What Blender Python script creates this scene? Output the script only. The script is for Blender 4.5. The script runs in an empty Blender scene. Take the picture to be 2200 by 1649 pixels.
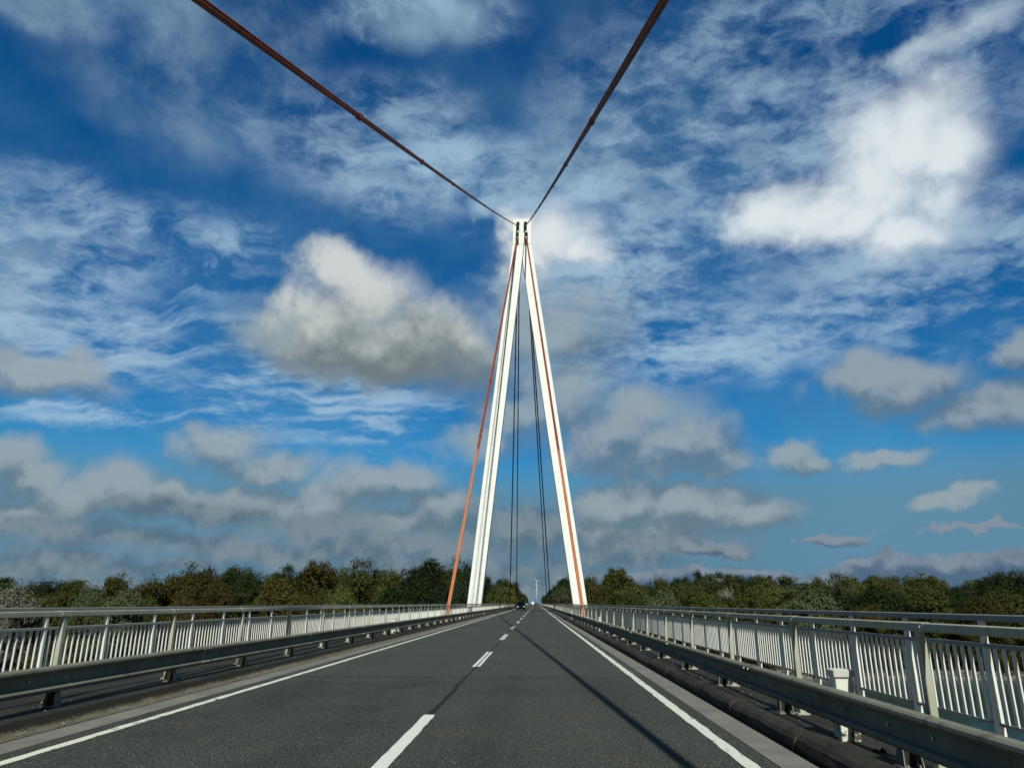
import bpy, math, random
from math import sin, cos, tan, atan, atan2, asin, sqrt, pi, radians
from mathutils import Vector, Matrix, noise as mnoise

random.seed(7)
S = bpy.context.scene
COL = S.collection

# ------------------------------------------------------------------ camera
F, CX, CY = 1525.0, 1100.0, 824.5            # photo pixels (2200 x 1649)
EYE = 1.45
TH = atan((1295 - CY) / F)                   # pitch up
PSI = atan((1152 - CX) * cos(TH) / F)        # yaw to the left of the road axis (+Y)

def ray(u, v):
    a = (u - CX) / F; b = (CY - v) / F
    x = a; y = cos(TH) - b * sin(TH); z = sin(TH) + b * cos(TH)
    return Vector((x * cos(PSI) - y * sin(PSI), x * sin(PSI) + y * cos(PSI), z))

def at(u, v, Y):
    """the place a photo pixel shows when it lies Y metres down the road"""
    r = ray(u, v); t = Y / r.y
    return Vector((r.x * t, Y, r.z * t + EYE))

cam = bpy.data.cameras.new('camera')
cam.sensor_width = 36.0
cam.lens = F / 2200 * 36.0
cam.clip_start = 0.1
cam.clip_end = 40000
camo = bpy.data.objects.new('camera', cam)
COL.objects.link(camo)
camo.location = (0, 0, EYE)
camo.rotation_euler = (pi / 2 + TH, 0, PSI)
S.camera = camo

# ------------------------------------------------------------------ object helpers
def tag(o, label=None, cat=None, group=None, kind=None):
    if label: o['label'] = label
    if cat: o['category'] = cat
    if group: o['group'] = group
    if kind: o['kind'] = kind
    return o

def empty(name, loc=(0, 0, 0), rz=0):
    o = bpy.data.objects.new(name, None)
    o.empty_display_size = 0.3
    COL.objects.link(o)
    o.location = loc; o.rotation_euler = (0, 0, rz)
    return o

class MB:
    def __init__(s):
        s.v = []; s.f = []; s.m = []
    def quad(s, a, b, c, d, mi=0):
        n = len(s.v); s.v += [a, b, c, d]; s.f.append((n, n + 1, n + 2, n + 3)); s.m.append(mi)
    def box(s, x0, x1, y0, y1, z0, z1, mi=0):
        n = len(s.v)
        s.v += [(x0, y0, z0), (x1, y0, z0), (x1, y1, z0), (x0, y1, z0), (x0, y0, z1), (x1, y0, z1), (x1, y1, z1), (x0, y1, z1)]
        for q in ((0, 3, 2, 1), (4, 5, 6, 7), (0, 1, 5, 4), (1, 2, 6, 5), (2, 3, 7, 6), (3, 0, 4, 7)):
            s.f.append(tuple(n + i for i in q)); s.m.append(mi)
    def cbox(s, cx, cy, z0, z1, w, d, b=0.006, mi=0, w1=None, d1=None):
        """upright bar with chamfered vertical edges, may taper to w1 x d1 at the top"""
        w1 = w if w1 is None else w1; d1 = d if d1 is None else d1
        n = len(s.v)
        for z, ww, dd in ((z0, w, d), (z1, w1, d1)):
            hw, hd = ww / 2, dd / 2
            for x, y in ((-hw + b, -hd), (hw - b, -hd), (hw, -hd + b), (hw, hd - b), (hw - b, hd), (-hw + b, hd), (-hw, hd - b), (-hw, -hd + b)):
                s.v.append((cx + x, cy + y, z))
        for i in range(8):
            j = (i + 1) % 8
            s.f.append((n + i, n + j, n + 8 + j, n + 8 + i)); s.m.append(mi)
        s.f.append(tuple(n + 7 - i for i in range(8))); s.m.append(mi)
        s.f.append(tuple(n + 8 + i for i in range(8))); s.m.append(mi)
    def tube(s, pts, r, n=8, mi=0, cap=True):
        pts = [Vector(p) for p in pts]
        if not isinstance(r, (list, tuple)): r = [r] * len(pts)
        base = len(s.v)
        up = Vector((0, 0, 1))
        for i, p in enumerate(pts):
            t = (pts[min(i + 1, len(pts) - 1)] - pts[max(i - 1, 0)]).normalized()
            a = t.cross(up)
            if a.length < 1e-3: a = t.cross(Vector((1, 0, 0)))
            a.normalize(); b = a.cross(t).normalized()
            for k in range(n):
                an = 2 * pi * k / n
                q = p + a * (r[i] * cos(an)) + b * (r[i] * sin(an))
                s.v.append(tuple(q))
        for i in range(len(pts) - 1):
            for k in range(n):
                k2 = (k + 1) % n
                s.f.append((base + i * n + k, base + i * n + k2, base + (i + 1) * n + k2, base + (i + 1) * n + k)); s.m.append(mi)
        if cap:
            s.f.append(tuple(base + k for k in range(n))[::-1]); s.m.append(mi)
            e = base + (len(pts) - 1) * n
            s.f.append(tuple(e + k for k in range(n))); s.m.append(mi)
    def sweep(s, prof, ys, mi=0, close=True, capends=True):
        """profile of (x, z) points carried along Y through the stations ys"""
        n = len(s.v); k = len(prof)
        for y in ys:
            for x, z in prof: s.v.append((x, y, z))
        for i in range(len(ys) - 1):
            for j in range(k if close else k - 1):
                j2 = (j + 1) % k
                s.f.append((n + i * k + j, n + i * k + j2, n + (i + 1) * k + j2, n + (i + 1) * k + j)); s.m.append(mi)
        if close and capends:
            s.f.append(tuple(n + j for j in range(k))[::-1]); s.m.append(mi)
            e = n + (len(ys) - 1) * k
            s.f.append(tuple(e + j for j in range(k))); s.m.append(mi)
    def build(s, name, mats, parent=None, smooth=False, loc=None):
        me = bpy.data.meshes.new(name)
        me.from_pydata([tuple(v) for v in s.v], [], s.f)
        if not isinstance(mats, (list, tuple)): mats = [mats]
        for m in mats: me.materials.append(m)
        if any(s.m): me.polygons.foreach_set('material_index', s.m)
        if smooth: me.polygons.foreach_set('use_smooth', [True] * len(me.polygons))
        me.update()
        o = bpy.data.objects.new(name, me)
        COL.objects.link(o)
        if parent: o.parent = parent
        if loc: o.location = loc
        return o

# ------------------------------------------------------------------ material helpers
class NT:
    def __init__(s, tree): s.t = tree; s.n = tree.nodes; s.l = tree.links
    def new(s, t, **kw):
        n = s.n.new(t)
        for k, v in kw.items(): setattr(n, k, v)
        return n
    def put(s, sock, val):
        if hasattr(val, 'is_output') or isinstance(val, bpy.types.NodeSocket): s.l.new(val, sock)
        else: sock.default_value = val
    def math(s, op, a, b=None, c=None, clamp=False):
        n = s.new('ShaderNodeMath', operation=op, use_clamp=clamp)
        s.put(n.inputs[0], a)
        if b is not None: s.put(n.inputs[1], b)
        if c is not None: s.put(n.inputs[2], c)
        return n.outputs[0]
    def vmath(s, op, a, b=None, c=None):
        n = s.new('ShaderNodeVectorMath', operation=op)
        s.put(n.inputs[0], a)
        if b is not None: s.put(n.inputs[3 if op == 'SCALE' else 1], b)
        if c is not None: s.put(n.inputs[2], c)
        return n.outputs['Value'] if op in ('LENGTH', 'DOT_PRODUCT') else n.outputs[0]
    def noise(s, vec, scale, detail=4, rough=0.55, dist=0.0, color=False, lac=2.0):
        n = s.new('ShaderNodeTexNoise')
        s.put(n.inputs['Vector'], vec)
        n.inputs['Scale'].default_value = scale; n.inputs['Detail'].default_value = detail
        n.inputs['Roughness'].default_value = rough; n.inputs['Distortion'].default_value = dist
        n.inputs['Lacunarity'].default_value = lac
        return n.outputs['Color' if color else 'Fac']
    def mix(s, fac, a, b, mode='MIX'):
        n = s.new('ShaderNodeMix', data_type='RGBA', blend_type=mode)
        n.clamp_factor = True
        s.put(n.inputs[0], fac); s.put(n.inputs[6], a); s.put(n.inputs[7], b)
        return n.outputs[2]
    def ramp(s, x, a, b, smooth=True, lo=0.0, hi=1.0):
        n = s.new('ShaderNodeMapRange', interpolation_type='SMOOTHSTEP' if smooth else 'LINEAR')
        s.put(n.inputs[0], x); s.put(n.inputs[1], a); s.put(n.inputs[2], b); s.put(n.inputs[3], lo); s.put(n.inputs[4], hi)
        return n.outputs[0]

def c4(c): return (c[0], c[1], c[2], 1.0)

def new_mat(name):
    m = bpy.data.materials.new(name); m.use_nodes = True
    g = NT(m.node_tree)
    b = next(n for n in g.n if n.type == 'BSDF_PRINCIPLED')
    return m, g, b

def coord(g, which='Object'):
    return g.new('ShaderNodeTexCoord').outputs[which]

def bump(g, b, h, strength, dist):
    n = g.new('ShaderNodeBump'); n.inputs['Strength'].default_value = strength; n.inputs['Distance'].default_value = dist
    g.put(n.inputs['Height'], h); g.l.new(n.outputs[0], b.inputs['Normal'])

def simple(name, col, rough=0.6, metal=0.0, var=0.12, scale=3.0, stain=None, stain_amt=0.0, stain_scale=6.0, spec=0.1):
    """paint, metal or concrete with wear: broad tone changes plus blotches of dirt or rust"""
    m, g, b = new_mat(name)
    v = coord(g)
    n1 = g.noise(v, scale, 5, 0.6)
    k = g.ramp(n1, 0.25, 0.75, True, 1 - var, 1 + var)
    c = g.vmath('SCALE', c4(col)[:3], k)
    if stain:
        n2 = g.noise(v, stain_scale, 6, 0.65)
        f = g.ramp(n2, 0.66 - 0.2 * stain_amt, 0.74 - 0.1 * stain_amt)
        c = g.mix(g.math('MULTIPLY', f, 0.85), c, c4(stain))
    g.put(b.inputs['Base Color'], c)
    b.inputs['Roughness'].default_value = rough; b.inputs['Metallic'].default_value = metal
    b.inputs['Specular IOR Level'].default_value = spec
    return m

M = {}
M['pylon'] = simple('pylon_paint', (0.80, 0.81, 0.79), 0.55, 0, 0.04, 0.4, (0.60, 0.59, 0.54), 0.25, 0.7)
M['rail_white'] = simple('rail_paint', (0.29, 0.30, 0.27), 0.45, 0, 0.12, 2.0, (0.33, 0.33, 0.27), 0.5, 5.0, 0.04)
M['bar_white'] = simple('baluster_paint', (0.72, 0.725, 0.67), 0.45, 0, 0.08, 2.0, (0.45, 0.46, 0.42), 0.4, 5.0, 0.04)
M['rail_warm'] = simple('handrail_weathered_paint', (0.40, 0.40, 0.32), 0.5, 0, 0.14, 2.5, (0.30, 0.29, 0.2), 0.6, 5.0, 0.04)
M['galv'] = simple('galvanised_guardrail_steel', (0.160, 0.165, 0.130), 0.6, 0.0, 0.16, 1.6, (0.10, 0.095, 0.065), 0.5, 4.0, 0.02)
M['bolt'] = simple('bolt_steel', (0.5, 0.5, 0.46), 0.4, 0.6)
M['bracket'] = simple('bracket_steel', (0.24, 0.24, 0.21), 0.5, 0.1, 0.3, 9, (0.12, 0.08, 0.05), 0.6, 9)
M['dark_steel'] = simple('dark_steel', (0.035, 0.034, 0.03), 0.6, 0.3, 0.3, 5)
M['rust'] = simple('cable_rust_red_paint', (0.25, 0.058, 0.026), 0.55, 0, 0.22, 1.2, (0.10, 0.03, 0.015), 0.5, 2.2)
M['far_rust'] = simple('cable_dark_paint', (0.06, 0.026, 0.018), 0.6, 0, 0.2, 1.0)
M['orange'] = simple('cable_fresh_orange_paint', (0.48, 0.18, 0.08), 0.5, 0, 0.10, 1.2, (0.36, 0.10, 0.04), 0.3, 2.0)
M['white_post'] = simple('stub_post_paint', (0.50, 0.505, 0.46), 0.6, 0, 0.08, 3.0)
M['concrete_side'] = simple('concrete_side', (0.26, 0.255, 0.23), 0.9, 0, 0.2, 0.6, (0.12, 0.12, 0.10), 0.6, 1.1)
M['marking'] = None

# ------------------------------------------------------------------ road materials
def asphalt():
    m, g, b = new_mat('asphalt')
    v = coord(g)
    sx = g.new('ShaderNodeSeparateXYZ'); g.l.new(v, sx.inputs[0])
    big = g.noise(v, 0.16, 5, 0.6)
    mid = g.noise(v, 1.3, 5, 0.65)
    st = g.noise(g.vmath('MULTIPLY', v, (1.0, 0.05, 1.0)), 1.6, 4, 0.6)       # streaks along the wheel tracks
    fine = g.noise(v, 48.0, 3, 0.85)
    grit = g.new('ShaderNodeTexVoronoi'); g.l.new(v, grit.inputs['Vector']); grit.inputs['Scale'].default_value = 46.0
    base = g.mix(g.ramp(big, 0.3, 0.7), c4((0.036, 0.041, 0.036)), c4((0.062, 0.067, 0.057)))
    base = g.mix(g.ramp(mid, 0.35, 0.75), base, c4((0.055, 0.056, 0.047)))
    # two polished wheel tracks in each lane
    for xc in (-4.25, -2.45, -0.55, 1.2):
        d = g.math('ABSOLUTE', g.math('SUBTRACT', sx.outputs[0], xc))
        f = g.math('MULTIPLY', g.ramp(d, 0.55, 0.1), g.ramp(st, 0.3, 0.7, True, 0.1, 0.5))
        base = g.mix(f, base, c4((0.031, 0.034, 0.030)))
    ol = g.noise(v, 0.75, 6, 0.7)
    base = g.mix(g.ramp(ol, 0.46, 0.66, True, 0.0, 0.38), base, c4((0.070, 0.068, 0.048)))
    far_ = g.ramp(sx.outputs[1], 15.70, 15.80, False)
    base = g.mix(g.math('MULTIPLY', far_, 0.35), base, c4((0.068, 0.073, 0.063)))
    stain = g.noise(g.vmath('MULTIPLY', v, (1.0, 0.25, 1.0)), 0.55, 6, 0.7)
    base = g.mix(g.ramp(stain, 0.56, 0.70, True, 0.0, 0.55), base, c4((0.026, 0.029, 0.026)))
    base = g.mix(g.ramp(stain, 0.40, 0.28, True, 0.0, 0.45), base, c4((0.080, 0.083, 0.068)))
    spk = g.math('MULTIPLY', g.ramp(fine, 0.38, 0.66, False, 0.05, 2.4), g.ramp(grit.outputs['Distance'], 0.1, 0.7, False, 1.35, 0.6))
    c = g.vmath('SCALE', base, spk)
    light = g.new('ShaderNodeTexVoronoi'); g.l.new(v, light.inputs['Vector']); light.inputs['Scale'].default_value = 26.0
    wn = g.new('ShaderNodeTexWhiteNoise', noise_dimensions='3D'); g.l.new(light.outputs['Position'], wn.inputs['Vector'])
    stone = g.math('MULTIPLY', g.ramp(wn.outputs[0], 0.74, 0.98), g.ramp(light.outputs['Distance'], 0.4, 0.2))
    c = g.mix(g.math('MULTIPLY', stone, 0.6), c, c4((0.24, 0.245, 0.20)))
    g.put(b.inputs['Base Color'], c)
    b.inputs['Roughness'].default_value = 0.85
    b.inputs['Specular IOR Level'].default_value = 0.12
    bump(g, b, fine, 0.5, 0.006)
    return m

def worn_paint(name, col, worn):
    """road paint that has chipped away in places, with asphalt showing through"""
    m, g, b = new_mat(name)
    v = coord(g)
    n = g.noise(g.vmath('MULTIPLY', v, (1.0, 0.45, 1.0)), 9.0, 6, 0.7)
    fine = g.noise(v, 60.0, 3, 0.7)
    hole = g.ramp(g.math('ADD', n, g.math('MULTIPLY', fine, 0.25)), 0.80 - worn, 0.86 - worn)
    c = g.mix(hole, g.vmath('SCALE', col, g.ramp(fine, 0.2, 0.8, False, 0.8, 1.12)), c4((0.05, 0.052, 0.045)))
    g.put(b.inputs['Base Color'], c)
    b.inputs['Roughness'].default_value = 0.75
    return m

def gutter_mat():
    m, g, b = new_mat('gutter_concrete')
    v = coord(g)
    n = g.noise(v, 1.2, 6, 0.65); f = g.noise(v, 50, 3, 0.7)
    c = g.mix(g.ramp(n, 0.3, 0.7), c4((0.125, 0.13, 0.115)), c4((0.18, 0.18, 0.155)))
    c = g.vmath('SCALE', c, g.ramp(f, 0.2, 0.8, False, 0.85, 1.15))
    g.put(b.inputs['Base Color'], c); b.inputs['Roughness'].default_value = 0.9; b.inputs['Specular IOR Level'].default_value = 0.15
    bump(g, b, f, 0.3, 0.003)
    return m

def dirt_mat():
    m, g, b = new_mat('silt_and_grit')
    v = coord(g)
    n = g.noise(g.vmath('MULTIPLY', v, (1, 0.4, 1)), 4.0, 7, 0.75); f = g.noise(v, 40, 4, 0.8)
    c = g.mix(g.ramp(n, 0.35, 0.65), c4((0.16, 0.155, 0.125)), c4((0.105, 0.088, 0.052)))
    sz = g.new('ShaderNodeSeparateXYZ'); g.l.new(v, sz.inputs[0])
    hi = g.ramp(sz.outputs[0], -5.86, -6.04, False, 0.0, 0.42)          # black specks thicken towards the walkway side
    c = g.mix(g.ramp(g.math('ADD', f, hi), 0.55, 0.70), c, c4((0.018, 0.017, 0.013)))
    g.put(b.inputs['Base Color'], c); b.inputs['Roughness'].default_value = 0.95; b.inputs['Specular IOR Level'].default_value = 0.1
    bump(g, b, f, 0.8, 0.02)
    return m

def dark_mat(name, c0, c1, sc=3.0):
    m, g, b = new_mat(name)
    v = coord(g)
    n = g.noise(v, sc, 6, 0.7); f = g.noise(v, 45, 4, 0.75)
    c = g.mix(g.ramp(n, 0.3, 0.7), c4(c0), c4(c1))
    c = g.vmath('SCALE', c, g.ramp(f, 0.2, 0.8, False, 0.55, 1.5))
    g.put(b.inputs['Base Color'], c); b.inputs['Roughness'].default_value = 0.9
    b.inputs['Specular IOR Level'].default_value = 0.2
    bump(g, b, f, 0.5, 0.008)
    return m

M['asphalt'] = asphalt()
M['dash'] = worn_paint('dash_paint', (0.62, 0.63, 0.58), -0.02)
M['edge_left'] = worn_paint('edge_paint', (0.62, 0.63, 0.52), 0.10)
M['edge_right'] = worn_paint('edge_paint_chipped', (0.60, 0.61, 0.53), 0.09)
M['gutter'] = gutter_mat()
M['dirt'] = dirt_mat()
M['kerb'] = dark_mat('weathered_black_kerb', (0.014, 0.0135, 0.011), (0.040, 0.037, 0.029))
M['walk'] = dark_mat('walkway_asphalt', (0.012, 0.0125, 0.010), (0.030, 0.031, 0.024), 1.2)
M['tar'] = dark_mat('tar_sealant', (0.010, 0.011, 0.010), (0.016, 0.017, 0.016))
M['joint'] = dark_mat('joint_seal', (0.012, 0.012, 0.011), (0.02, 0.02, 0.018))

# ------------------------------------------------------------------ the deck and the road
Y0, Y1 = -60.0, 1500.0
YB = 620.0                                   # end of the railed bridge
XL, XR = -5.38, 2.24                         # asphalt edges

def strip(name, x0, x1, z, mat, parent=None, ys=None, thick=0.0):
    b = MB()
    ys = ys or [Y0, 0, 40, 120, 300, 700, Y1]
    for i in range(len(ys) - 1):
        b.quad((x0, ys[i], z), (x1, ys[i], z), (x1, ys[i + 1], z), (x0, ys[i + 1], z))
    return b.build(name, mat, parent)

road = strip('road', XL, XR, 0.0, M['asphalt'])
tag(road, kind='structure')
b = MB()
b.sweep([(-8.0, -0.12), (4.6, -0.12), (4.6, -0.45), (3.4, -1.9), (2.6, -3.2), (-6.0, -3.2), (-6.8, -1.9), (-8.0, -0.45)], [Y0, 200, YB])
deck = b.build('bridge_deck', M['concrete_side']); tag(deck, kind='structure')
b = MB(); b.box(4.603, 5.75, Y0, YB, -0.62, -0.45); b.box(-9.15, -8.003, Y0, YB, -0.57, -0.40)
low = b.build('service_walkway', M['concrete_side']); tag(low, kind='structure')

# edge lines: strips whose edges wander by a few millimetres
def wavy(name, xc, w, z, mat, ya, yb, step, amp, parent, seed):
    b = MB(); pts = []
    y = ya
    while y < yb:
        st = step if y < 40 else step * 6
        if y > 120: st = 40
        k = 1 if y < 60 else 0
        l = xc - w / 2 + k * amp * mnoise.noise((seed, y * 3.1, 0)); r = xc + w / 2 + k * amp * mnoise.noise((seed + 9, y * 3.1, 0))
        pts.append((l, r, y)); y += st
    pts.append((xc - w / 2, xc + w / 2, yb))
    for i in range(len(pts) - 1):
        a, c = pts[i], pts[i + 1]
        b.quad((a[0], a[2], z), (a[1], a[2], z), (c[1], c[2], z), (c[0], c[2], z))
    return b.build(name, mat, parent)

wavy('edge_line', -5.08, 0.13, 0.004, M['edge_left'], Y0, Y1, 0.25, 0.02, road, 1.3)
wavy('edge_line', 1.985, 0.135, 0.004, M['edge_right'], Y0, Y1, 0.25, 0.02, road, 4.7)
CXL = -1.46
k = 0
for i in range(-2, 42):
    ya = 5.0 + 13.1 * i; yb = ya + 5.5
    b = MB()
    def bar(x0, x1, yy0, yy1):
        n = 22 if i < 4 else 2
        prev = None
        for j in range(n + 1):
            y = yy0 + (yy1 - yy0) * j / n
            a = 0.012 if i < 4 else 0
            l = x0 + a * mnoise.noise((x0, y * 5.3, 3.0)); r = x1 + a * mnoise.noise((x1, y * 5.3, 8.0))
            if prev: b.quad((prev[0], prev[2], 0.005), (prev[1], prev[2], 0.005), (r, y, 0.005), (l, y, 0.005))
            prev = (l, r, y)
    if i in (1, 2, 3):                       # the sealed seam runs through these and splits them
        bar(CXL - 0.085, CXL - 0.008, ya, yb - 0.05); bar(CXL + 0.028, CXL + 0.1, ya + 0.08, yb)
    else:
        bar(CXL - 0.075, CXL + 0.075, ya, yb)
    b.build('lane_dash', M['dash'], road)

# tar-sealed seam wandering between the dashes
def seam(pts, z, mat, name):
    b = MB()
    for i in range(len(pts) - 1):
        (x0, y0, w0), (x1, y1, w1) = pts[i], pts[i + 1]
        b.quad((x0 - w0, y0, z), (x0 + w0, y0, z), (x1 + w1, y1, z), (x1 - w1, y1, z))
    return b.build(name, mat, road)
pts = []
y = 10.45
while y < 44:
    w = 0.042 + 0.022 * mnoise.noise((2.2, y * 1.9, 0))
    if y > 14.5: w *= 0.6
    if 18 < y < 23.6 or 31.0 < y < 36.7: w = 0.012
    x = CXL + 0.012 + 0.05 * mnoise.noise((7.7, y * 0.8, 1.0)) * (1 if y < 17 else 0.3) + 0.015 * mnoise.noise((1.7, y * 4, 1.0))
    pts.append((x, y, max(0.010, w))); y += 0.18
seam(pts, 0.0025, M['tar'], 'tar_seam')
b = MB()                                     # thin crack across the carriageway at the deck joint
xs = [XL + (XR - XL) * i / 60 for i in range(61)]
for i in range(60):
    y0 = 15.75 + 0.05 * mnoise.noise((xs[i] * 1.3, 4, 0)); y1 = 15.75 + 0.05 * mnoise.noise((xs[i + 1] * 1.3, 4, 0))
    w0 = 0.030 + 0.022 * mnoise.noise((xs[i] * 0.9, 8, 0)); w1 = 0.030 + 0.022 * mnoise.noise((xs[i + 1] * 0.9, 8, 0))
    b.quad((xs[i], y0 - w0, 0.002), (xs[i + 1], y1 - w1, 0.002), (xs[i + 1], y1 + w1, 0.002), (xs[i], y0 + w0, 0.002))
b.build('crack', M['tar'], road)

# concrete gutter slabs with open joints, one row each side
gut = empty('gutter'); tag(gut, kind='structure')
for x0, x1, off in ((XR + 0.002, 2.585, 4.05), (-5.78, XL - 0.002, 5.3)):
    b = MB(); y = Y0
    y = off - 11.7 * 5
    while y < 700:
        b.box(x0, x1, y + 0.03, y + 11.67, -0.11, 0.004 + 0.004 * random.random()); y += 11.7
    b.build('gutter_slab_row', M['gutter'], gut)
b = MB(); b.box(XR + 0.0, 2.60, Y0, 700, -0.118, -0.03); b.box(-5.80, XL, Y0, 700, -0.118, -0.03)
b.build('joint_bed', M['joint'], gut)

# kerbs: on the right black weathered stones with rounded tops, on the left a low silted kerb
kerb = empty('kerb'); tag(kerb, kind='structure')
def kerb_prof(x0, x1, h, z0=-0.11):
    n = 9; p = [(x0, z0)]
    for i in range(n):
        t = pi * (1 - i / (n - 1)); xm = (x0 + x1) / 2; r = (x1 - x0) / 2
        p.append((xm + r * cos(t), h - 0.15 + 0.15 * sin(t) ** 0.8))
    p.append((x1, z0)); return p
y = 3.1 - 2.55 * 4
n = 0
b = MB(); rnd = random.Random(4)
while y < 260:
    dx, dz = rnd.uniform(-0.015, 0.015), rnd.uniform(-0.012, 0.012)
    L = 2.55 + rnd.uniform(-0.03, 0.03)
    ys = [y + 0.02, y + 0.04] + [y + L * q for q in (0.1, 0.3, 0.5, 0.7, 0.9)] + [y + L - 0.04, y + L - 0.02]
    k0 = len(b.v)
    b.sweep(kerb_prof(2.64 + dx, 2.95 + dx, 0.185 + dz), ys)
    for vi in range(k0, len(b.v)):
        x_, y_, z_ = b.v[vi]
        s_ = 0.84 if (abs(y_ - ys[0]) < 0.001 or abs(y_ - ys[-1]) < 0.001) else 1.0
        q = mnoise.noise((x_ * 4, y_ * 2.1, z_ * 4)) * 0.02
        b.v[vi] = (2.79 + (x_ - 2.79) * s_ + q, y_, z_ * (s_ if z_ > 0 else 1) + (q if z_ > 0.02 else 0))
    y += L; n += 1
b.box(2.63, 2.95, y, 700, -0.11, 0.13)
b.build('kerb_stone_row', M['kerb'], kerb)
b = MB(); b.box(2.60, 2.97, Y0, 260, -0.115, -0.02); b.build('kerb_bed', M['joint'], kerb)
b = MB()
rnd = random.Random(11)
ys = [Y0] + [i * 0.35 for i in range(0, 170)] + [62, 80, 120, 250, 700]
k0 = len(b.v)
b.sweep([(-5.783, -0.11), (-5.80, 0.012), (-5.90, 0.05), (-6.02, 0.10), (-6.10, 0.125), (-6.10, -0.11)], ys)
for vi in range(k0, len(b.v)):
    x_, y_, z_ = b.v[vi]
    if -6.09 < x_ < -5.82: b.v[vi] = (x_ + 0.03 * mnoise.noise((x_ * 9, y_ * 2.2, 5)), y_, z_ + 0.022 * mnoise.noise((x_ * 7, y_ * 2.7, 1)))
b.build('silted_kerb', M['dirt'], kerb, smooth=False)

side = empty('sidewalk'); tag(side, kind='structure')
b = MB(); b.box(2.955, 4.6, Y0, YB, -0.12, 0.08); b.build('walkway_surface', M['walk'], side)
b = MB(); b.box(-8.0, -6.103, Y0, YB, -0.12, 0.12); b.build('walkway_surface', M['walk'], side)

# loose grit and pebbles on the walkways
b = MB(); rnd = random.Random(21)
def pebble(b, x, y, z, r):
    n = len(b.v)
    for k in range(5): 
        a = 2 * pi * k / 5 + rnd.random()
        b.v.append((x + r * cos(a) * rnd.uniform(.7, 1.2), y + r * sin(a) * rnd.uniform(.7, 1.2), z))
    b.v.append((x, y, z + r * 0.9))
    for k in range(5): b.f.append((n + k, n + (k + 1) % 5, n + 5)); b.m.append(0)
for i in range(260):
    if rnd.random() < 0.55: pebble(b, rnd.uniform(3.0, 3.7), 4.5 + 26 * rnd.random() ** 1.6, 0.081, rnd.uniform(.004, .016))
    else: pebble(b, rnd.uniform(-6.8, -6.12), 8 + 26 * rnd.random() ** 1.5, 0.121, rnd.uniform(.004, .016))
for i in range(420):
    pebble(b, rnd.gauss(-5.9, 0.06), 6 + 30 * rnd.random() ** 1.5, 0.035, rnd.uniform(.006, .02))
gr = b.build('grit', simple('pebble_stone', (0.17, 0.165, 0.14), 0.9, 0, 0.4, 30)); tag(gr, 'loose pebbles and grit lying on the walkways and along the silted kerb', 'grit', kind='stuff')
b = MB(); pebble(b, 0, 0, 0, 0.05); pebble(b, 0.05, 0.02, 0, 0.04); pebble(b, -0.06, 0.01, 0, 0.035)
lump = b.build('asphalt_lump', M['tar'], loc=(3.33, 7.7, 0.081)); tag(lump, 'small black lump of asphalt lying behind the right guardrail near the white stub post', 'debris')

# ------------------------------------------------------------------ guardrails
def w_prof(x, z, side_):
    """W-beam section, road face towards side_; z is its lower edge"""
    o = [(-0.050, 0.312), (-0.030, 0.331), (0.020, 0.338), (0.062, 0.331), (0.084, 0.314), (0.090, 0.288), (0.072, 0.262), (0.018, 0.240), (0.008, 0.226), (0.008, 0.104),
         (0.020, 0.090), (0.074, 0.078), (0.088, 0.058), (0.084, 0.034), (0.062, 0.014), (0.036, 0.005), (0.014, 0.003), (0.0, 0.008)]
    back = [(p[0] - 0.006 if 3 < i < 14 else p[0] - 0.004, p[1] - (0.007 if i < 4 else (-0.007 if i > 13 else 0))) for i, p in enumerate(o)][::-1]
    return [(x + side_ * p[0], z + p[1]) for p in o + back]

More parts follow.
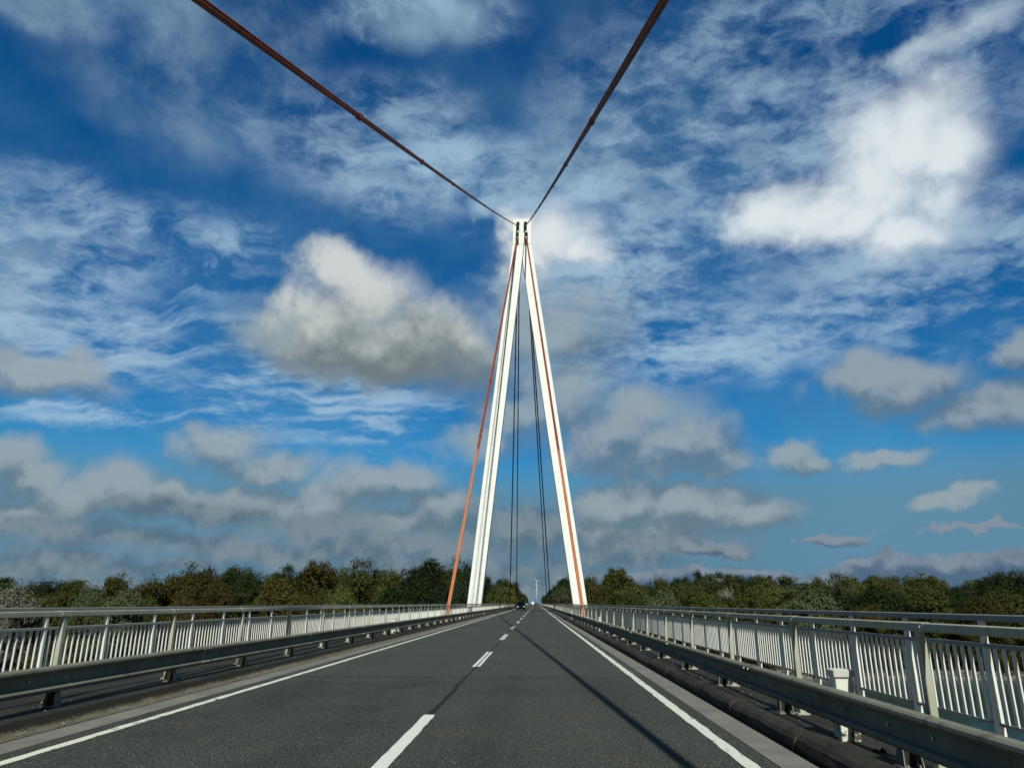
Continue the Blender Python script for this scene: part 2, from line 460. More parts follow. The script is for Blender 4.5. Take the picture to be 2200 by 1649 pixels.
def guardrail(xf, z0, side_, foot_y, label):
    """xf: back plane of the beam; side_ +1 means the beam bulges towards +X"""
    root = empty('guardrail', (xf, 0, 0)); tag(root, label, 'guardrail', 'guardrails beside the carriageway')
    step = 3.25; L = 2 * step
    y = foot_y - step * 5 + 0.9
    i = 0
    while y < 640:
        Ls = L if y < 400 else 120
        lap = 0.004 if i % 2 else 0.0
        b = MB()
        b.sweep(w_prof(side_ * lap, z0, side_), [y - (0.16 if i % 2 else 0), y + Ls + (0.16 if i % 2 else 0)])
        if y < 70:                            # bolt heads and slots at the lap and at each spacer
            for yy, zz in ((y + 0.1, .285), (y + 0.1, .06), (y - 0.1, .285), (y - 0.1, .06), (y + 0.05, .17), (y - 0.9, .17), (y - 0.9 + step, .17), (y + 1.6, .175)):
                u = 0.088 if zz > .2 or zz < .1 else 0.014
                b.tube([(side_ * (u - 0.01), yy, z0 + zz), (side_ * (u + 0.012), yy, z0 + zz)], 0.016, 6, 1)
            for yy in (y + 0.12, y + 0.24, y - 0.12):
                b.box(min(side_ * 0.028, side_ * 0.062), max(side_ * 0.028, side_ * 0.062), yy - 0.008, yy + 0.008, z0 + 0.325, z0 + 0.3405, 2)
        b.build('beam', [M['galv'], M['bolt'], M['dark_steel']], root, smooth=False)
        y += Ls; i += 1
    zf = 0.08 if side_ < 0 else 0.12
    proto = None
    for k in range(100):
        yy = foot_y + step * (k - 2)
        if proto is None:
            b = MB()
            b.box(-0.10, 0.10, -0.09, 0.09, zf, zf + 0.014)
            for sx in (-0.086, 0.078):       # two tapering side fins
                n = len(b.v)
                b.v += [(sx, -0.085, zf + .014), (sx + .008, -0.085, zf + .014), (sx + .008, 0.085, zf + .014), (sx, 0.085, zf + .014),
                        (sx * .8, -0.045, zf + .2), (sx * .8 + .008, -0.045, zf + .2), (sx * .8 + .008, 0.045, zf + .2), (sx * .8, 0.045, zf + .2)]
                for q in ((0, 3, 2, 1), (4, 5, 6, 7), (0, 1, 5, 4), (1, 2, 6, 5), (2, 3, 7, 6), (3, 0, 4, 7)):
                    b.f.append(tuple(n + t for t in q)); b.m.append(0)
            b.tube([(-0.05, -0.06, zf + .014), (-0.05, -0.06, zf + .032)], 0.016, 6, 0)
            b.tube([(0.05, -0.06, zf + .014), (0.05, -0.06, zf + .032)], 0.016, 6, 0)
            proto = b.build('foot_bracket', M['bracket'], root)
            b = MB(); b.box(-0.055, 0.055, -0.028, 0.028, zf + .0145, z0 + 0.27); b.box(min(side_ * .055, side_ * .118), max(side_ * .055, side_ * .118), -0.06, 0.06, z0 + .11, z0 + .22)
            post0 = b.build('guardrail_post', M['dark_steel'], root)
            o, p = proto, post0
        else:
            o = proto.copy(); COL.objects.link(o); o.parent = root
            p = post0.copy(); COL.objects.link(p); p.parent = root
        o.location = (-side_ * 0.125, yy, 0); p.location = (-side_ * 0.125, yy, 0)
    return root

guardrail(3.12, 0.262, -1, 7.0, 'weathered grey steel guardrail along the right edge of the road')
guardrail(-6.42, 0.325, 1, 10.2, 'weathered grey steel guardrail along the left edge of the road')

# ------------------------------------------------------------------ inner handrails on posts
def handrail(x, ztop, zdeck, py, label):
    root = empty('handrail', (x, 0, 0)); tag(root, label, 'handrail', 'single bar handrails behind the guardrails')
    step = 3.3
    b = MB()
    e = 0.008
    h, w = 0.075, 0.06
    pr = [(-w / 2 + e, ztop - h), (w / 2 - e, ztop - h), (w / 2, ztop - h + e), (w / 2, ztop - e), (w / 2 - e, ztop), (-w / 2 + e, ztop), (-w / 2, ztop - e), (-w / 2, ztop - h + e)]
    b.sweep(pr, [-40, 0, 60, 200, YB])
    b.build('top_rail', M['rail_warm'], root)
    b = MB(); b.cbox(0, 0, zdeck, ztop - h - 0.001, 0.078, 0.085, 0.006, 0, 0.055, 0.085)
    b.box(-0.075, 0.075, -0.075, 0.075, zdeck + .0005, zdeck + 0.015)
    p0 = b.build('post', M['rail_warm'], root)
    b = MB()                                 # sleeve that joins two lengths of rail, with its bolt
    g_ = 0.004
    b.sweep([(q[0] * (1 + 2 * g_ / w), ztop - h / 2 + (q[1] - ztop + h / 2) * (1 + 2 * g_ / h)) for q in pr], [-0.14, 0.14])
    for s_ in (-1, 1): b.tube([(s_ * 0.03, -0.09, ztop - h / 2), (s_ * 0.046, -0.09, ztop - h / 2)], 0.013, 6)
    c0 = b.build('sleeve', M['rail_warm'], root)
    ys = [py + step * (i - 4) for i in range(100)]
    for i, yy in enumerate(ys):
        if i == 0: p, c = p0, c0
        else:
            p = p0.copy(); COL.objects.link(p); p.parent = root
            c = c0.copy(); COL.objects.link(c); c.parent = root
        p.location = (0, yy, 0); c.location = (0, yy, 0)
    b = MB(); yy = ys[-1] + step
    while yy < YB: b.box(-.035, .035, yy - .04, yy + .04, zdeck, ztop - h - .001); yy += step
    r = b.build('far_posts', M['rail_warm'], root); r['kind'] = 'stuff'
    return root
handrail(3.43, 1.285, 0.08, 6.85, 'single bar steel handrail on posts in front of the right balustrade')
handrail(-6.86, 1.34, 0.12, 10.65, 'single bar steel handrail on posts in front of the left balustrade')

# ------------------------------------------------------------------ outer balustrades
def balustrade(x, dz, py, label):
    root = empty('balustrade', (x, 0, 0)); tag(root, label, 'railing', 'white balustrades along the bridge edges')
    step = 1.92; zb = -0.445 + (0.05 if dz else 0)
    def rail(name, z1, h, w, e=0.006):
        b = MB(); z0 = z1 - h
        b.sweep([(-w / 2 + e, z0), (w / 2 - e, z0), (w / 2, z0 + e), (w / 2, z1 - e), (w / 2 - e, z1), (-w / 2 + e, z1), (-w / 2, z1 - e), (-w / 2, z0 + e)], [-40, 0, 60, 200, YB])
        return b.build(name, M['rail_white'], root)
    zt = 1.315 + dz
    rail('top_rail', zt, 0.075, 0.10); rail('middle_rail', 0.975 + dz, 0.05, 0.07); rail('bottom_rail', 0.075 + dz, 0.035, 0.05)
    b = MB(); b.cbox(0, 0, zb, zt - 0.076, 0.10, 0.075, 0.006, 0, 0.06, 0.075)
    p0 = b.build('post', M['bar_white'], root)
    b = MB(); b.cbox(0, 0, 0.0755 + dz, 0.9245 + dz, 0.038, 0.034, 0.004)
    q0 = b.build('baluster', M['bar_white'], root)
    nb = 10
    posts = [py + step * (i - 4) for i in range(420) if py + step * (i - 4) < YB]
    for i, yy in enumerate(posts[:100]):
        p = p0 if i == 0 else p0.copy()
        if i: COL.objects.link(p); p.parent = root
        p.location = (0, yy, 0)
    bars = [yy + step * (j + 1) / (nb + 1) for yy in posts for j in range(nb)]
    near = [t for t in bars if t > 4.2][:100]
    for i, yy in enumerate(near):
        p = q0 if i == 0 else q0.copy()
        if i: COL.objects.link(p); p.parent = root
        p.location = (0, yy, 0)
    b = MB()
    for yy in bars:
        if yy < near[0] or yy > near[-1]: b.box(-.019, .019, yy - .017, yy + .017, 0.0755 + dz, 0.9245 + dz)
    r = b.build('far_balusters', M['bar_white'], root); r['kind'] = 'stuff'
    b = MB()
    for yy in posts[100:]: b.box(-.04, .04, yy - .037, yy + .037, zb, zt - .076)
    r = b.build('far_posts', M['bar_white'], root); r['kind'] = 'stuff'
    return root
balustrade(5.56, 0.0, 9.55, 'white steel balustrade with vertical bars along the right edge of the bridge')
balustrade(-8.93, 0.055, 13.35, 'white steel balustrade with vertical bars along the left edge of the bridge')

# ------------------------------------------------------------------ white stub posts with caps
def rust_white():
    m, g, b = new_mat('stub_post_rusting_paint')
    v = coord(g); s = g.new('ShaderNodeSeparateXYZ'); g.l.new(v, s.inputs[0])
    n = g.noise(v, 11.0, 6, 0.7)
    low_ = g.ramp(s.outputs[2], 0.45, 0.0, False)
    f = g.ramp(g.math('ADD', n, g.math('MULTIPLY', low_, 0.22)), 0.68, 0.74)
    c = g.mix(f, c4((0.66, 0.665, 0.60)), c4((0.06, 0.042, 0.022)))
    g.put(b.inputs['Base Color'], c); b.inputs['Roughness'].default_value = 0.65
    return m
M['rusty_white'] = rust_white()
def stub_post():
    root = empty('stub_post')
    b = MB(); b.cbox(0, 0, 0.0, 0.62, 0.205, 0.205, 0.006, 0, 0.185, 0.185); b.build('shaft', M['rusty_white'], root)
    b = MB(); b.cbox(0, 0, 0.6205, 0.685, 0.225, 0.225, 0.008); b.cbox(0, 0, 0.6855, 0.695, 0.205, 0.205, 0.008, 0, 0.16, 0.16); b.build('cap', M['white_post'], root)
    return root
sp = stub_post()
def dup(o, parent=None):
    c = o.copy(); COL.objects.link(c)
    if parent: c.parent = parent
    for ch in o.children: dup(ch, c)
    return c
where = [(3.27, 8.35, .08, 'large white square stub post with rust spots behind the right guardrail, nearest to the viewer'),
         (3.27, 38.3, .08, 'small white stub post with cap behind the right guardrail, second from the viewer'),
         (3.27, 68.3, .08, 'small white stub post behind the right guardrail just past the orange cable foot'),
         (3.27, 98.3, .08, 'small far white stub post behind the right guardrail, fourth from the viewer'),
         (-6.66, 34.8, .12, 'white stub post with cap behind the left guardrail before the orange cable foot'),
         (-6.66, 64.8, .12, 'small white stub post behind the left guardrail just past the orange cable foot'),
         (-6.66, 94.8, .12, 'small far white stub post behind the left guardrail, nearest to the white pylon leg')]
for i, (x, y, z, lab) in enumerate(where):
    o = sp if i == 0 else dup(sp)
    o.location = (x, y, z); tag(o, lab, 'post', 'white stub posts behind the guardrails')

# ------------------------------------------------------------------ the pylon
PY = 124.0
pyl = empty('bridge_pylon', (-1.8, PY, -11)); tag(pyl, 'tall white A-shaped bridge pylon straddling the road', 'bridge pylon')
def off(p): return (p[0] + 1.8, p[1] - PY, p[2] + 11)
XT = -2.07
def leg(sg, xb, w0, w1):
    """box leg leaning in to the head; above the crotch it is cut on the pylon's centre line"""
    zt = 67.6; xo = XT + sg * 1.79                      # outer edge at the underside of the head
    k = (xb + sg * w0 / 2 - xo) / (zt - 1.3)            # lean of the outer edge
    def outer(z): return xo + k * (zt - z)
    def inner(z): return outer(z) - sg * (w1 + (w0 - w1) * (zt - z) / (zt - 1.3))
    zc = zt
    while sg * (inner(zc) - XT) < 0.004: zc -= 0.05
    prof = [(outer(-11), -11), (inner(-11), -11), (XT + sg * 0.002, zc), (XT + sg * 0.002, zt), (outer(zt), zt)]
    b = MB(); dy = ((-11, 1.3), (zt, 1.1)); n = len(prof)
    for s_ in (-1, 1):
        for x, z in prof:
            d = 1.3 - 0.2 * (z + 11) / (zt + 11)
            b.v.append(off((x, PY + s_ * d, z)))
    f0 = tuple(range(n)); f1 = tuple(range(2 * n - 1, n - 1, -1))
    b.f += [f0 if sg > 0 else f0[::-1], f1 if sg > 0 else f1[::-1]]; b.m += [0, 0]
    for i in range(n):
        j = (i + 1) % n; q = (i, j, n + j, n + i); b.f.append(q if sg < 0 else q[::-1]); b.m.append(0)
    # stiffening ribs that stand a little proud along the inner and outer arrises
    o = b.build('leg', M['pylon'], pyl)
    return o
leg(-1, -10.27, 2.3, 2.15); leg(1, 7.25, 2.3, 2.15)
b = MB()
b.cbox(XT + 1.8, 0, 78.602, 84.05, 3.56, 2.30, 0.06, 0, 3.50, 2.3)
for zz in (79.0, 81.0, 82.6):                # faint welded plate joints
    b.box(XT + 1.8 - 1.70, XT + 1.8 + 1.70, -1.158, -1.149, zz, zz + 0.02)
b.build('head', M['pylon'], pyl)
for sx in (-0.76, 0.70):
    b = MB()                                 # upper cable saddle and lower socket on the head's road face
    x = XT + 1.8 + sx; y = -1.15
    for dx in (-0.24, 0.17): b.box(x + dx, x + dx + 0.07, y - 0.62, y, 81.450, 82.950)
    b.box(x - 0.16, x + 0.16, y - 0.5, y - 0.1, 82.000, 82.250); b.box(x - 0.30, x + 0.30, y - 0.55, y - 0.02, 82.955, 83.070)
    b.box(x - 0.34, x - 0.25, y - 0.3, y - 0.01, 81.300, 82.750)
    b.build('cable_saddle', M['dark_steel'], pyl)
    b = MB()
    x += -0.14 if sx < 0 else 0.16
    for dx in (-0.27, 0.18): b.box(x + dx, x + dx + 0.09, y - 0.55, y, 78.650, 80.650)
    b.box(x - 0.27, x + 0.27, y - 0.5, y - 0.02, 80.654, 80.810); b.box(x - 0.17, x + 0.17, y - 0.32, y - 0.03, 78.700, 79.750)
    b.build('cable_socket', M['dark_steel'], pyl)

# ------------------------------------------------------------------ stay cables
def cable(A, B, w, r, mats, split, label, group, sag=0.0, clamp_at=(), nseg=40, foot=None):
    """bundle of four ropes from deck A to pylon B; below the fraction split it is freshly painted"""
    A, B = Vector(A), Vector(B)
    root = empty('stay_cable', A); tag(root, label, 'cable', group)
    D = B - A
    def P(t): return A + D * t - Vector((0, 0, sag * 4 * t * (1 - t)))
    t_ = D.normalized(); a = t_.cross(Vector((0, 0, 1))).normalized(); u = a.cross(t_).normalized()
    def strands(t0, t1, mat, name):
        for i, j in ((-1, -1), (1, -1), (-1, 1), (1, 1)):
            b = MB()
            n = max(2, int(nseg * (t1 - t0)))
            b.tube([P(t0 + (t1 - t0) * q / n) + a * (i * w) + u * (j * w) - A for q in range(n + 1)], r, 8)
            b.build(name, mat, root, smooth=True)
    if split: strands(0, split, mats[1], 'painted_rope')
    strands(split, 1, mats[0], 'rope')
    for t in clamp_at:
        b = MB()
        p = P(t) - A; hw = w + r + 0.010; m_ = mats[1] if t < split else mats[0]
        for sgn, ln in ((-1, 0.10), (1, 0.10)):
            c = p + t_ * (sgn * 0.14)
            n = len(b.v)
            for s_ in (-ln / 2, ln / 2):
                for i, j in ((-1, -1), (1, -1), (1, 1), (-1, 1)): b.v.append(tuple(c + t_ * s_ + a * (i * hw) + u * (j * hw)))
            for q in ((3, 2, 1, 0), (4, 5, 6, 7), (0, 1, 5, 4), (1, 2, 6, 5), (2, 3, 7, 6), (3, 0, 4, 7)):
                b.f.append(tuple(n + k for k in q)); b.m.append(0)
            for i in (-1, 1):                # clamp bolts sticking out
                e0 = c + a * (i * (hw - 0.03)) - u * (hw + 0.035); e1 = c + a * (i * (hw - 0.03)) + u * (hw + 0.035)
                b.tube([e0, e1], 0.014, 6)
        b.build('clamp', m_, root)
    if foot:
        b = MB(); b.cbox(0, 0, -0.3, 0.16, 0.42, 0.5, 0.02); b.box(-0.28, 0.28, -0.3, 0.3, -0.34, -0.301)
        b.build('anchor_box', mats[1], root)
    return root

CL = [0.1, 0.17, 0.24, 0.305, 0.372, 0.44, 0.51, 0.58, 0.65, 0.72, 0.79, 0.86, 0.93]
def back(xa, za, xt, zt, label):
    """cable through the point (xa, 9, za), from the deck behind the viewer to the pylon head"""
    B_ = Vector((xt, PY - 1.3, zt)); Q = Vector((xa, 9.0, za)); d = (Q - B_)
    k = (zt - 0.4) / (zt - za)
    return cable(B_ + d * k, B_, 0.033, 0.033, (M['rust'], M['rust']), 0, label, 'stay cables of the bridge', 0.5,
                 [0.215 + 0.0718 * i for i in range(11)], 60)
back(-5.33, 11.01, -2.85, 71.45, 'rust red cable crossing the upper left sky down from the pylon head')
back(2.10, 10.77, -1.39, 71.45, 'rust red cable crossing the upper middle sky right of the pylon head')
fc = [0.06, 0.16, 0.27, 0.40, 0.53, 0.66, 0.79, 0.9]
cable((-6.93, 57.2, 0.25), (-3.0, PY - 1.5, 68.7), 0.064, 0.064, (M['rust'], M['orange']), 0.245, 'cable with bright orange lower end in front of the left pylon leg', 'stay cables of the bridge', 0.1, fc, 30, True)
cable((3.74, 58.5, 0.2), (-1.20, PY - 1.5, 68.7), 0.064, 0.064, (M['rust'], M['orange']), 0.245, 'cable with bright orange lower end in front of the right pylon leg', 'stay cables of the bridge', 0.1, fc, 30, True)
fk = [0.1, 0.25, 0.4, 0.55, 0.7, 0.85]
for xa, ya, xt, zt, lab in ((-6.95, 195.0, -2.9, 68.75, 'thin dark cable beyond the pylon, outer one of the left pair'), (-6.95, 262, -2.6, 71.6, 'thin dark cable beyond the pylon, inner one of the left pair'),
                            (3.78, 195.0, -1.2, 68.75, 'thin dark cable beyond the pylon, outer one of the right pair'), (3.78, 254, -1.5, 71.6, 'thin dark cable beyond the pylon, inner one of the right pair')):
    cable((xa, ya, 0.2), (xt, PY + 1.3, zt), 0.062, 0.062, (M['far_rust'], M['far_rust']), 0, lab, 'stay cables of the bridge', 0.2, fk, 16)

# ------------------------------------------------------------------ vehicles
def car_paint(name, col, rough=0.25):
    m, g, b = new_mat(name)
    v = coord(g); n = g.noise(v, 3.0, 4, 0.6)
    g.put(b.inputs['Base Color'], g.vmath('SCALE', col, g.ramp(n, 0.2, 0.8, False, 0.85, 1.1)))
    b.inputs['Roughness'].default_value = rough; b.inputs['Coat Weight'].default_value = 0.6
    return m
M['car_black'] = car_paint('car_paint_dark', (0.010, 0.011, 0.013)); M['car_white'] = car_paint('car_paint_white', (0.7, 0.7, 0.68)); M['car_grey'] = car_paint('car_paint_blue_grey', (0.05, 0.07, 0.09))
M['glass'] = car_paint('car_glass', (0.012, 0.015, 0.018), 0.08)
M['tyre'] = simple('tyre_rubber', (0.012, 0.012, 0.012), 0.85)
M['rim'] = simple('alloy', (0.4, 0.4, 0.4), 0.35, 0.8)
M['plate'] = simple('plate_white', (0.55, 0.56, 0.58), 0.5)
def lamp_mat():
    m, g, b = new_mat('headlight_lit')
    b.inputs['Base Color'].default_value = (0.8, 0.8, 0.8, 1)
    b.inputs['Emission Color'].default_value = (1.0, 0.97, 0.9, 1); b.inputs['Emission Strength'].default_value = 1.2
    return m
M['lamp'] = lamp_mat()
def vehicle(name, label, cat, paint, loc, rz, L=4.7, W=1.86, Hh=1.72, lit=True, van=False):
    """front looks towards local -Y"""
    root = empty(name, loc, rz); tag(root, label, cat)
    h = L / 2; w = W / 2
    # side outline: (y, z_low, z_belt or roof) stations, body then cabin
    b = MB()
    st = [(-h, .42, .72, .80), (-h + .12, .26, .88, .93), (-h + .75, .24, 1.0, 1.0), (-h + 1.15, .22, 1.06, 1.0), (0, .22, 1.10, 1.0), (h - .7, .24, 1.12, 1.0), (h - .1, .28, 1.10, .96), (h, .42, 1.0, .88)]
    for y, zl, zb_, kw in st:
        ww = w * kw
        for x, z in ((-ww * .9, zl), (ww * .9, zl), (ww, zl + .18), (ww, zb_ - .16), (ww * .93, zb_), (-ww * .93, zb_), (-ww, zb_ - .16), (-ww, zl + .18)): b.v.append((x, y, z))
    for i in range(len(st) - 1):
        for j in range(8):
            j2 = (j + 1) % 8; b.f.append((i * 8 + j, i * 8 + j2, (i + 1) * 8 + j2, (i + 1) * 8 + j)); b.m.append(0)
    b.f.append(tuple(range(8))[::-1]); b.m.append(0); n = (len(st) - 1) * 8; b.f.append(tuple(n + k for k in range(8))); b.m.append(0)
    b.build('body', paint, root, smooth=False)
    b = MB()                                  # cabin glasshouse and its roof skin
    ca = -h + 1.12; cb = h - .12
    low_ = [(-w * .92, 1.04), (w * .92, 1.04)]
    ys0 = [(ca, 1.045, .92, ca + .75, .76), (cb, 1.09, .92, cb - .28, .78)]
    v = [(-w * .92, ca, 1.045), (w * .92, ca, 1.045), (w * .92, cb, 1.085), (-w * .92, cb, 1.085),
         (-w * .77, ca + .8, Hh - .05), (w * .77, ca + .8, Hh - .05), (w * .78, cb - .22, Hh - .06), (-w * .78, cb - .22, Hh - .06)]
    b.v += v
    for q in ((0, 1, 5, 4), (1, 2, 6, 5), (2, 3, 7, 6), (3, 0, 4, 7), (4, 5, 6, 7)): b.f.append(q); b.m.append(0)
    b.build('window_band', M['glass'] if not van else paint, root)
    b = MB(); b.cbox(0, (ca + cb) / 2 + .29, Hh - .055, Hh, W * .79, cb - ca - 1.0, .05, 0, W * .68, cb - ca - 1.2); b.build('roof', paint, root)
    for sx in (-1, 1):
        b = MB(); b.box(min(sx * w * .5, sx * w * .86), max(sx * w * .5, sx * w * .80), -h - .02, -h + .10, .66, .78); b.build('headlight', M['lamp'] if lit else M['plate'], root)
        b = MB(); b.cbox(sx * (w + .1), ca + .25, 1.02, 1.17, .2, .1, .02); b.build('wing_mirror', paint, root)
        for yy in (-h + .92, h - .85):
            b = MB(); b.tube([(sx * (w - .2), yy, .33), (sx * (w + .01), yy, .33)], .33, 18); o = b.build('wheel', M['tyre'], root)
            b = MB(); b.tube([(sx * (w + .005), yy, .33), (sx * (w + .02), yy, .33)], .2, 12); b.build('rim', M['rim'], o)
    b = MB(); b.box(-.26, .26, -h - .035, -h - .015, .42, .53); b.build('number_plate', M['plate'], root)
    b = MB(); b.box(-.42, .42, -h - .012, -h + .05, .55, .70); b.build('grille', M['dark_steel'], root)
    b = MB(); b.box(-w * .84, w * .84, -h + .02, -h + .2, .25, .40); b.build('bumper_intake', M['dark_steel'], root)
    return root
vehicle('minivan', 'dark minivan with lit headlights driving towards the viewer in the left lane', 'car', M['car_black'], (-3.32, 164, 0), 0, 4.8, 1.92, 1.75)
vehicle('delivery_van', 'tiny white van far down the left lane behind the dark minivan', 'van', M['car_white'], (-3.0, 640, 0), 0, 5.8, 2.1, 2.6, van=True)
vehicle('passenger_car', 'tiny dark car far down the right lane driving away', 'car', M['car_grey'], (0.3, 470, 0), pi, 4.5, 1.8, 1.5, lit=False)

# ------------------------------------------------------------------ wind turbines
M['turbine'] = simple('turbine_white', (0.58, 0.61, 0.63), 0.5, 0, 0.03)
def turbine(x, y, hub, yaw, a0, label, zg=-10.5, Rb=44):
    root = empty('wind_turbine', (x, y, zg), yaw); tag(root, label, 'wind turbine', 'wind turbines on the horizon')
    b = MB(); b.tube([(0, 0, 0), (0, 0, hub * .5), (0, 0, hub)], [1.6, 1.3, 0.9], 14); b.build('tower', M['turbine'], root, True)
    b = MB(); b.cbox(0, 2.0, hub - 1.5, hub + 1.5, 2.8, 9, .5); b.build('nacelle', M['turbine'], root)
    b = MB(); b.tube([(0, -3.6, hub), (0, -5.2, hub), (0, -6.6, hub)], [1.4, 1.2, .3], 12); b.build('hub', M['turbine'], root, True)
    for k in range(3):
        b = MB(); an = a0 + k * 2 * pi / 3; dx, dz = sin(an), cos(an); px, pz = dz, -dx
        n = 0
        for q, (t, ch, th) in enumerate(((0.03, 0.8, .8), (.15, 1.5, .6), (.3, 1.35, .5), (.6, 1.0, .3), (.9, .6, .18), (1, .2, .08))):
            for s_, dy in ((-.35, 0), (0, -th / 2), (.65, 0), (0, th / 2)):
                b.v.append((dx * t * Rb + px * ch * s_ * 1.6, -5 + dy + s_ * .3, hub + dz * t * Rb + pz * ch * s_ * 1.6))
        for q in range(5):
            for j in range(4):
                j2 = (j + 1) % 4; b.f.append((q * 4 + j, q * 4 + j2, q * 4 + 4 + j2, q * 4 + 4 + j)); b.m.append(0)
        b.f.append((20, 21, 22, 23)); b.m.append(0)
        b.build('blade', M['turbine'], root)
    return root
turbine(at(1153.3, 1295, 3400).x, 3400, 108, 0.3, radians(-42), 'white wind turbine on the horizon straight above the far end of the road', Rb=19)
turbine(at(1096.0, 1295, 3700).x, 3700, 126, 0.2, radians(-95), 'tiny pale wind turbine just above the trees beside the left pair of thin cables', Rb=17)
turbine(at(1204.5, 1295, 3700).x, 3700, 130, -0.2, radians(-65), 'tiny pale wind turbine rotor above the trees just left of the right pylon leg', Rb=14)

# ------------------------------------------------------------------ land and water
def ground_mat():
    m, g, b = new_mat('meadow_soil')
    v = coord(g); n = g.noise(v, 0.06, 6, 0.6); f = g.noise(v, 1.5, 5, 0.7)
    c = g.mix(g.ramp(n, 0.35, 0.65), c4((0.035, 0.042, 0.014)), c4((0.075, 0.07, 0.03)))
    c = g.vmath('SCALE', c, g.ramp(f, 0.2, 0.8, False, 0.6, 1.35))
    g.put(b.inputs['Base Color'], c); b.inputs['Roughness'].default_value = 0.95
    return m
def water_mat():
    m, g, b = new_mat('river_water')
    v = coord(g)
    b.inputs['Base Color'].default_value = (0.016, 0.050, 0.052, 1)
    b.inputs['Roughness'].default_value = 0.07; b.inputs['IOR'].default_value = 1.33
    n = g.noise(g.vmath('MULTIPLY', v, (0.5, 1.4, 1)), 0.55, 5, 0.6)
    n2 = g.noise(v, 2.6, 3, 0.6)
    bump(g, b, g.math('ADD', n, g.math('MULTIPLY', n2, 0.3)), 0.22, 0.25)
    return m
M['ground'] = ground_mat(); M['water'] = water_mat()
M['stone'] = simple('riprap_stone', (0.17, 0.165, 0.14), 0.9, 0, 0.35, 0.9)
ZG, ZW = -10.5, -12.0
b = MB()
xs = [-9000, -2500, -800] + [-300 + i * 10 for i in range(61)] + [800, 2500, 9000]
prof = [(141.5, -13.2), (144.5, -12.4), (147.5, -11.7), (150.5, -10.9), (154, ZG), (170, ZG), (400, ZG), (1500, ZG), (5000, ZG), (14000, ZG)]
nx = len(xs)
for yy, zz in prof:
    for x in xs:
        wob = 1.2 * mnoise.noise((x * 0.05, yy * 0.2, 0)) if yy < 155 else 0
        b.v.append((x, yy + wob, zz + (0.25 * mnoise.noise((x * 0.2, yy, 3)) if yy < 152 else 0)))
for i in range(len(prof) - 1):
    for j in range(nx - 1):
        b.f.append((i * nx + j, i * nx + j + 1, (i + 1) * nx + j + 1, (i + 1) * nx + j)); b.m.append(0)
gnd = b.build('ground', M['ground']); tag(gnd, kind='structure')
b = MB(); b.quad((-9000, -600, ZW), (9000, -600, ZW), (9000, 150, ZW), (-9000, 150, ZW)); riv = b.build('river', M['water']); tag(riv, kind='structure')
# embankment that carries the road on beyond the railed bridge
b = MB(); b.sweep([(-9.5, -0.15), (5.9, -0.15), (16, ZG - .1), (-19.5, ZG - .1)], [YB + .01, Y1]); e = b.build('embankment', M['ground']); tag(e, kind='structure')
b = MB(); b.quad((-9.3, YB, -.02), (XL - .4, YB, -.02), (XL - .4, Y1, -.02), (-9.3, Y1, -.02)); b.quad((XR + .4, YB, -.02), (5.8, YB, -.02), (5.8, Y1, -.02), (XR + .4, Y1, -.02))
e = b.build('verge', M['ground']); tag(e, kind='structure')
# riprap
b = MB(); rnd = random.Random(5)
def rock(b, x, y, z, r):
    n = len(b.v); phi = rnd.random() * 6
    ring = [(cos(phi + k * pi / 3), sin(phi + k * pi / 3)) for k in range(6)]
    for h_, rr in ((-.3, .8), (.15, 1.0), (.55, .55)):
        for cx_, sy_ in ring: b.v.append((x + r * rr * cx_ * rnd.uniform(.7, 1.2), y + r * rr * sy_ * rnd.uniform(.7, 1.2), z + r * h_ * rnd.uniform(.8, 1.2)))
    for l in range(2):
        for k in range(6):
            k2 = (k + 1) % 6; b.f.append((n + l * 6 + k, n + l * 6 + k2, n + l * 6 + 6 + k2, n + l * 6 + 6 + k)); b.m.append(0)
    b.f.append(tuple(n + 12 + k for k in range(6))); b.m.append(0)
for i in range(3600):
    x = rnd.uniform(4, 150) if rnd.random() < .75 else rnd.uniform(-150, -8)
    t = rnd.random()
    rock(b, x, 144.4 + 5.2 * t, -12.35 + 1.25 * t + .1, rnd.uniform(.12, .42) * (1.3 - .5 * t))
rr = b.build('riprap', M['stone']); tag(rr, 'pale riprap stones lining the river bank', 'bank stones', kind='stuff')

# ------------------------------------------------------------------ trees
def leaf_mat(name, c0, c1, trans=0.25):
    m, g, b = new_mat(name)
    v = coord(g)
    geo = g.new('ShaderNodeNewGeometry'); oi = g.new('ShaderNodeObjectInfo')
    n = g.noise(v, 0.35, 3, 0.6)
    t = g.math('ADD', g.math('MULTIPLY', geo.outputs['Random Per Island'], 0.32), g.math('MULTIPLY', n, 0.75))
    c = g.mix(g.ramp(t, 0.15, 0.85, False), c4(c0), c4(c1))
    c = g.vmath('SCALE', c, g.ramp(oi.outputs['Random'], 0, 1, False, 0.75, 1.25))
    g.put(b.inputs['Base Color'], c)
    b.inputs['Roughness'].default_value = 0.65; b.inputs['Specular IOR Level'].default_value = 0.12
    tr = g.new('ShaderNodeBsdfTranslucent'); g.put(tr.inputs['Color'], c)
    mx = g.new('ShaderNodeMixShader'); mx.inputs[0].default_value = trans
    g.l.new(b.outputs[0], mx.inputs[1]); g.l.new(tr.outputs[0], mx.inputs[2])
    out = next(x for x in g.n if x.type == 'OUTPUT_MATERIAL'); g.l.new(mx.outputs[0], out.inputs[0])
    return m
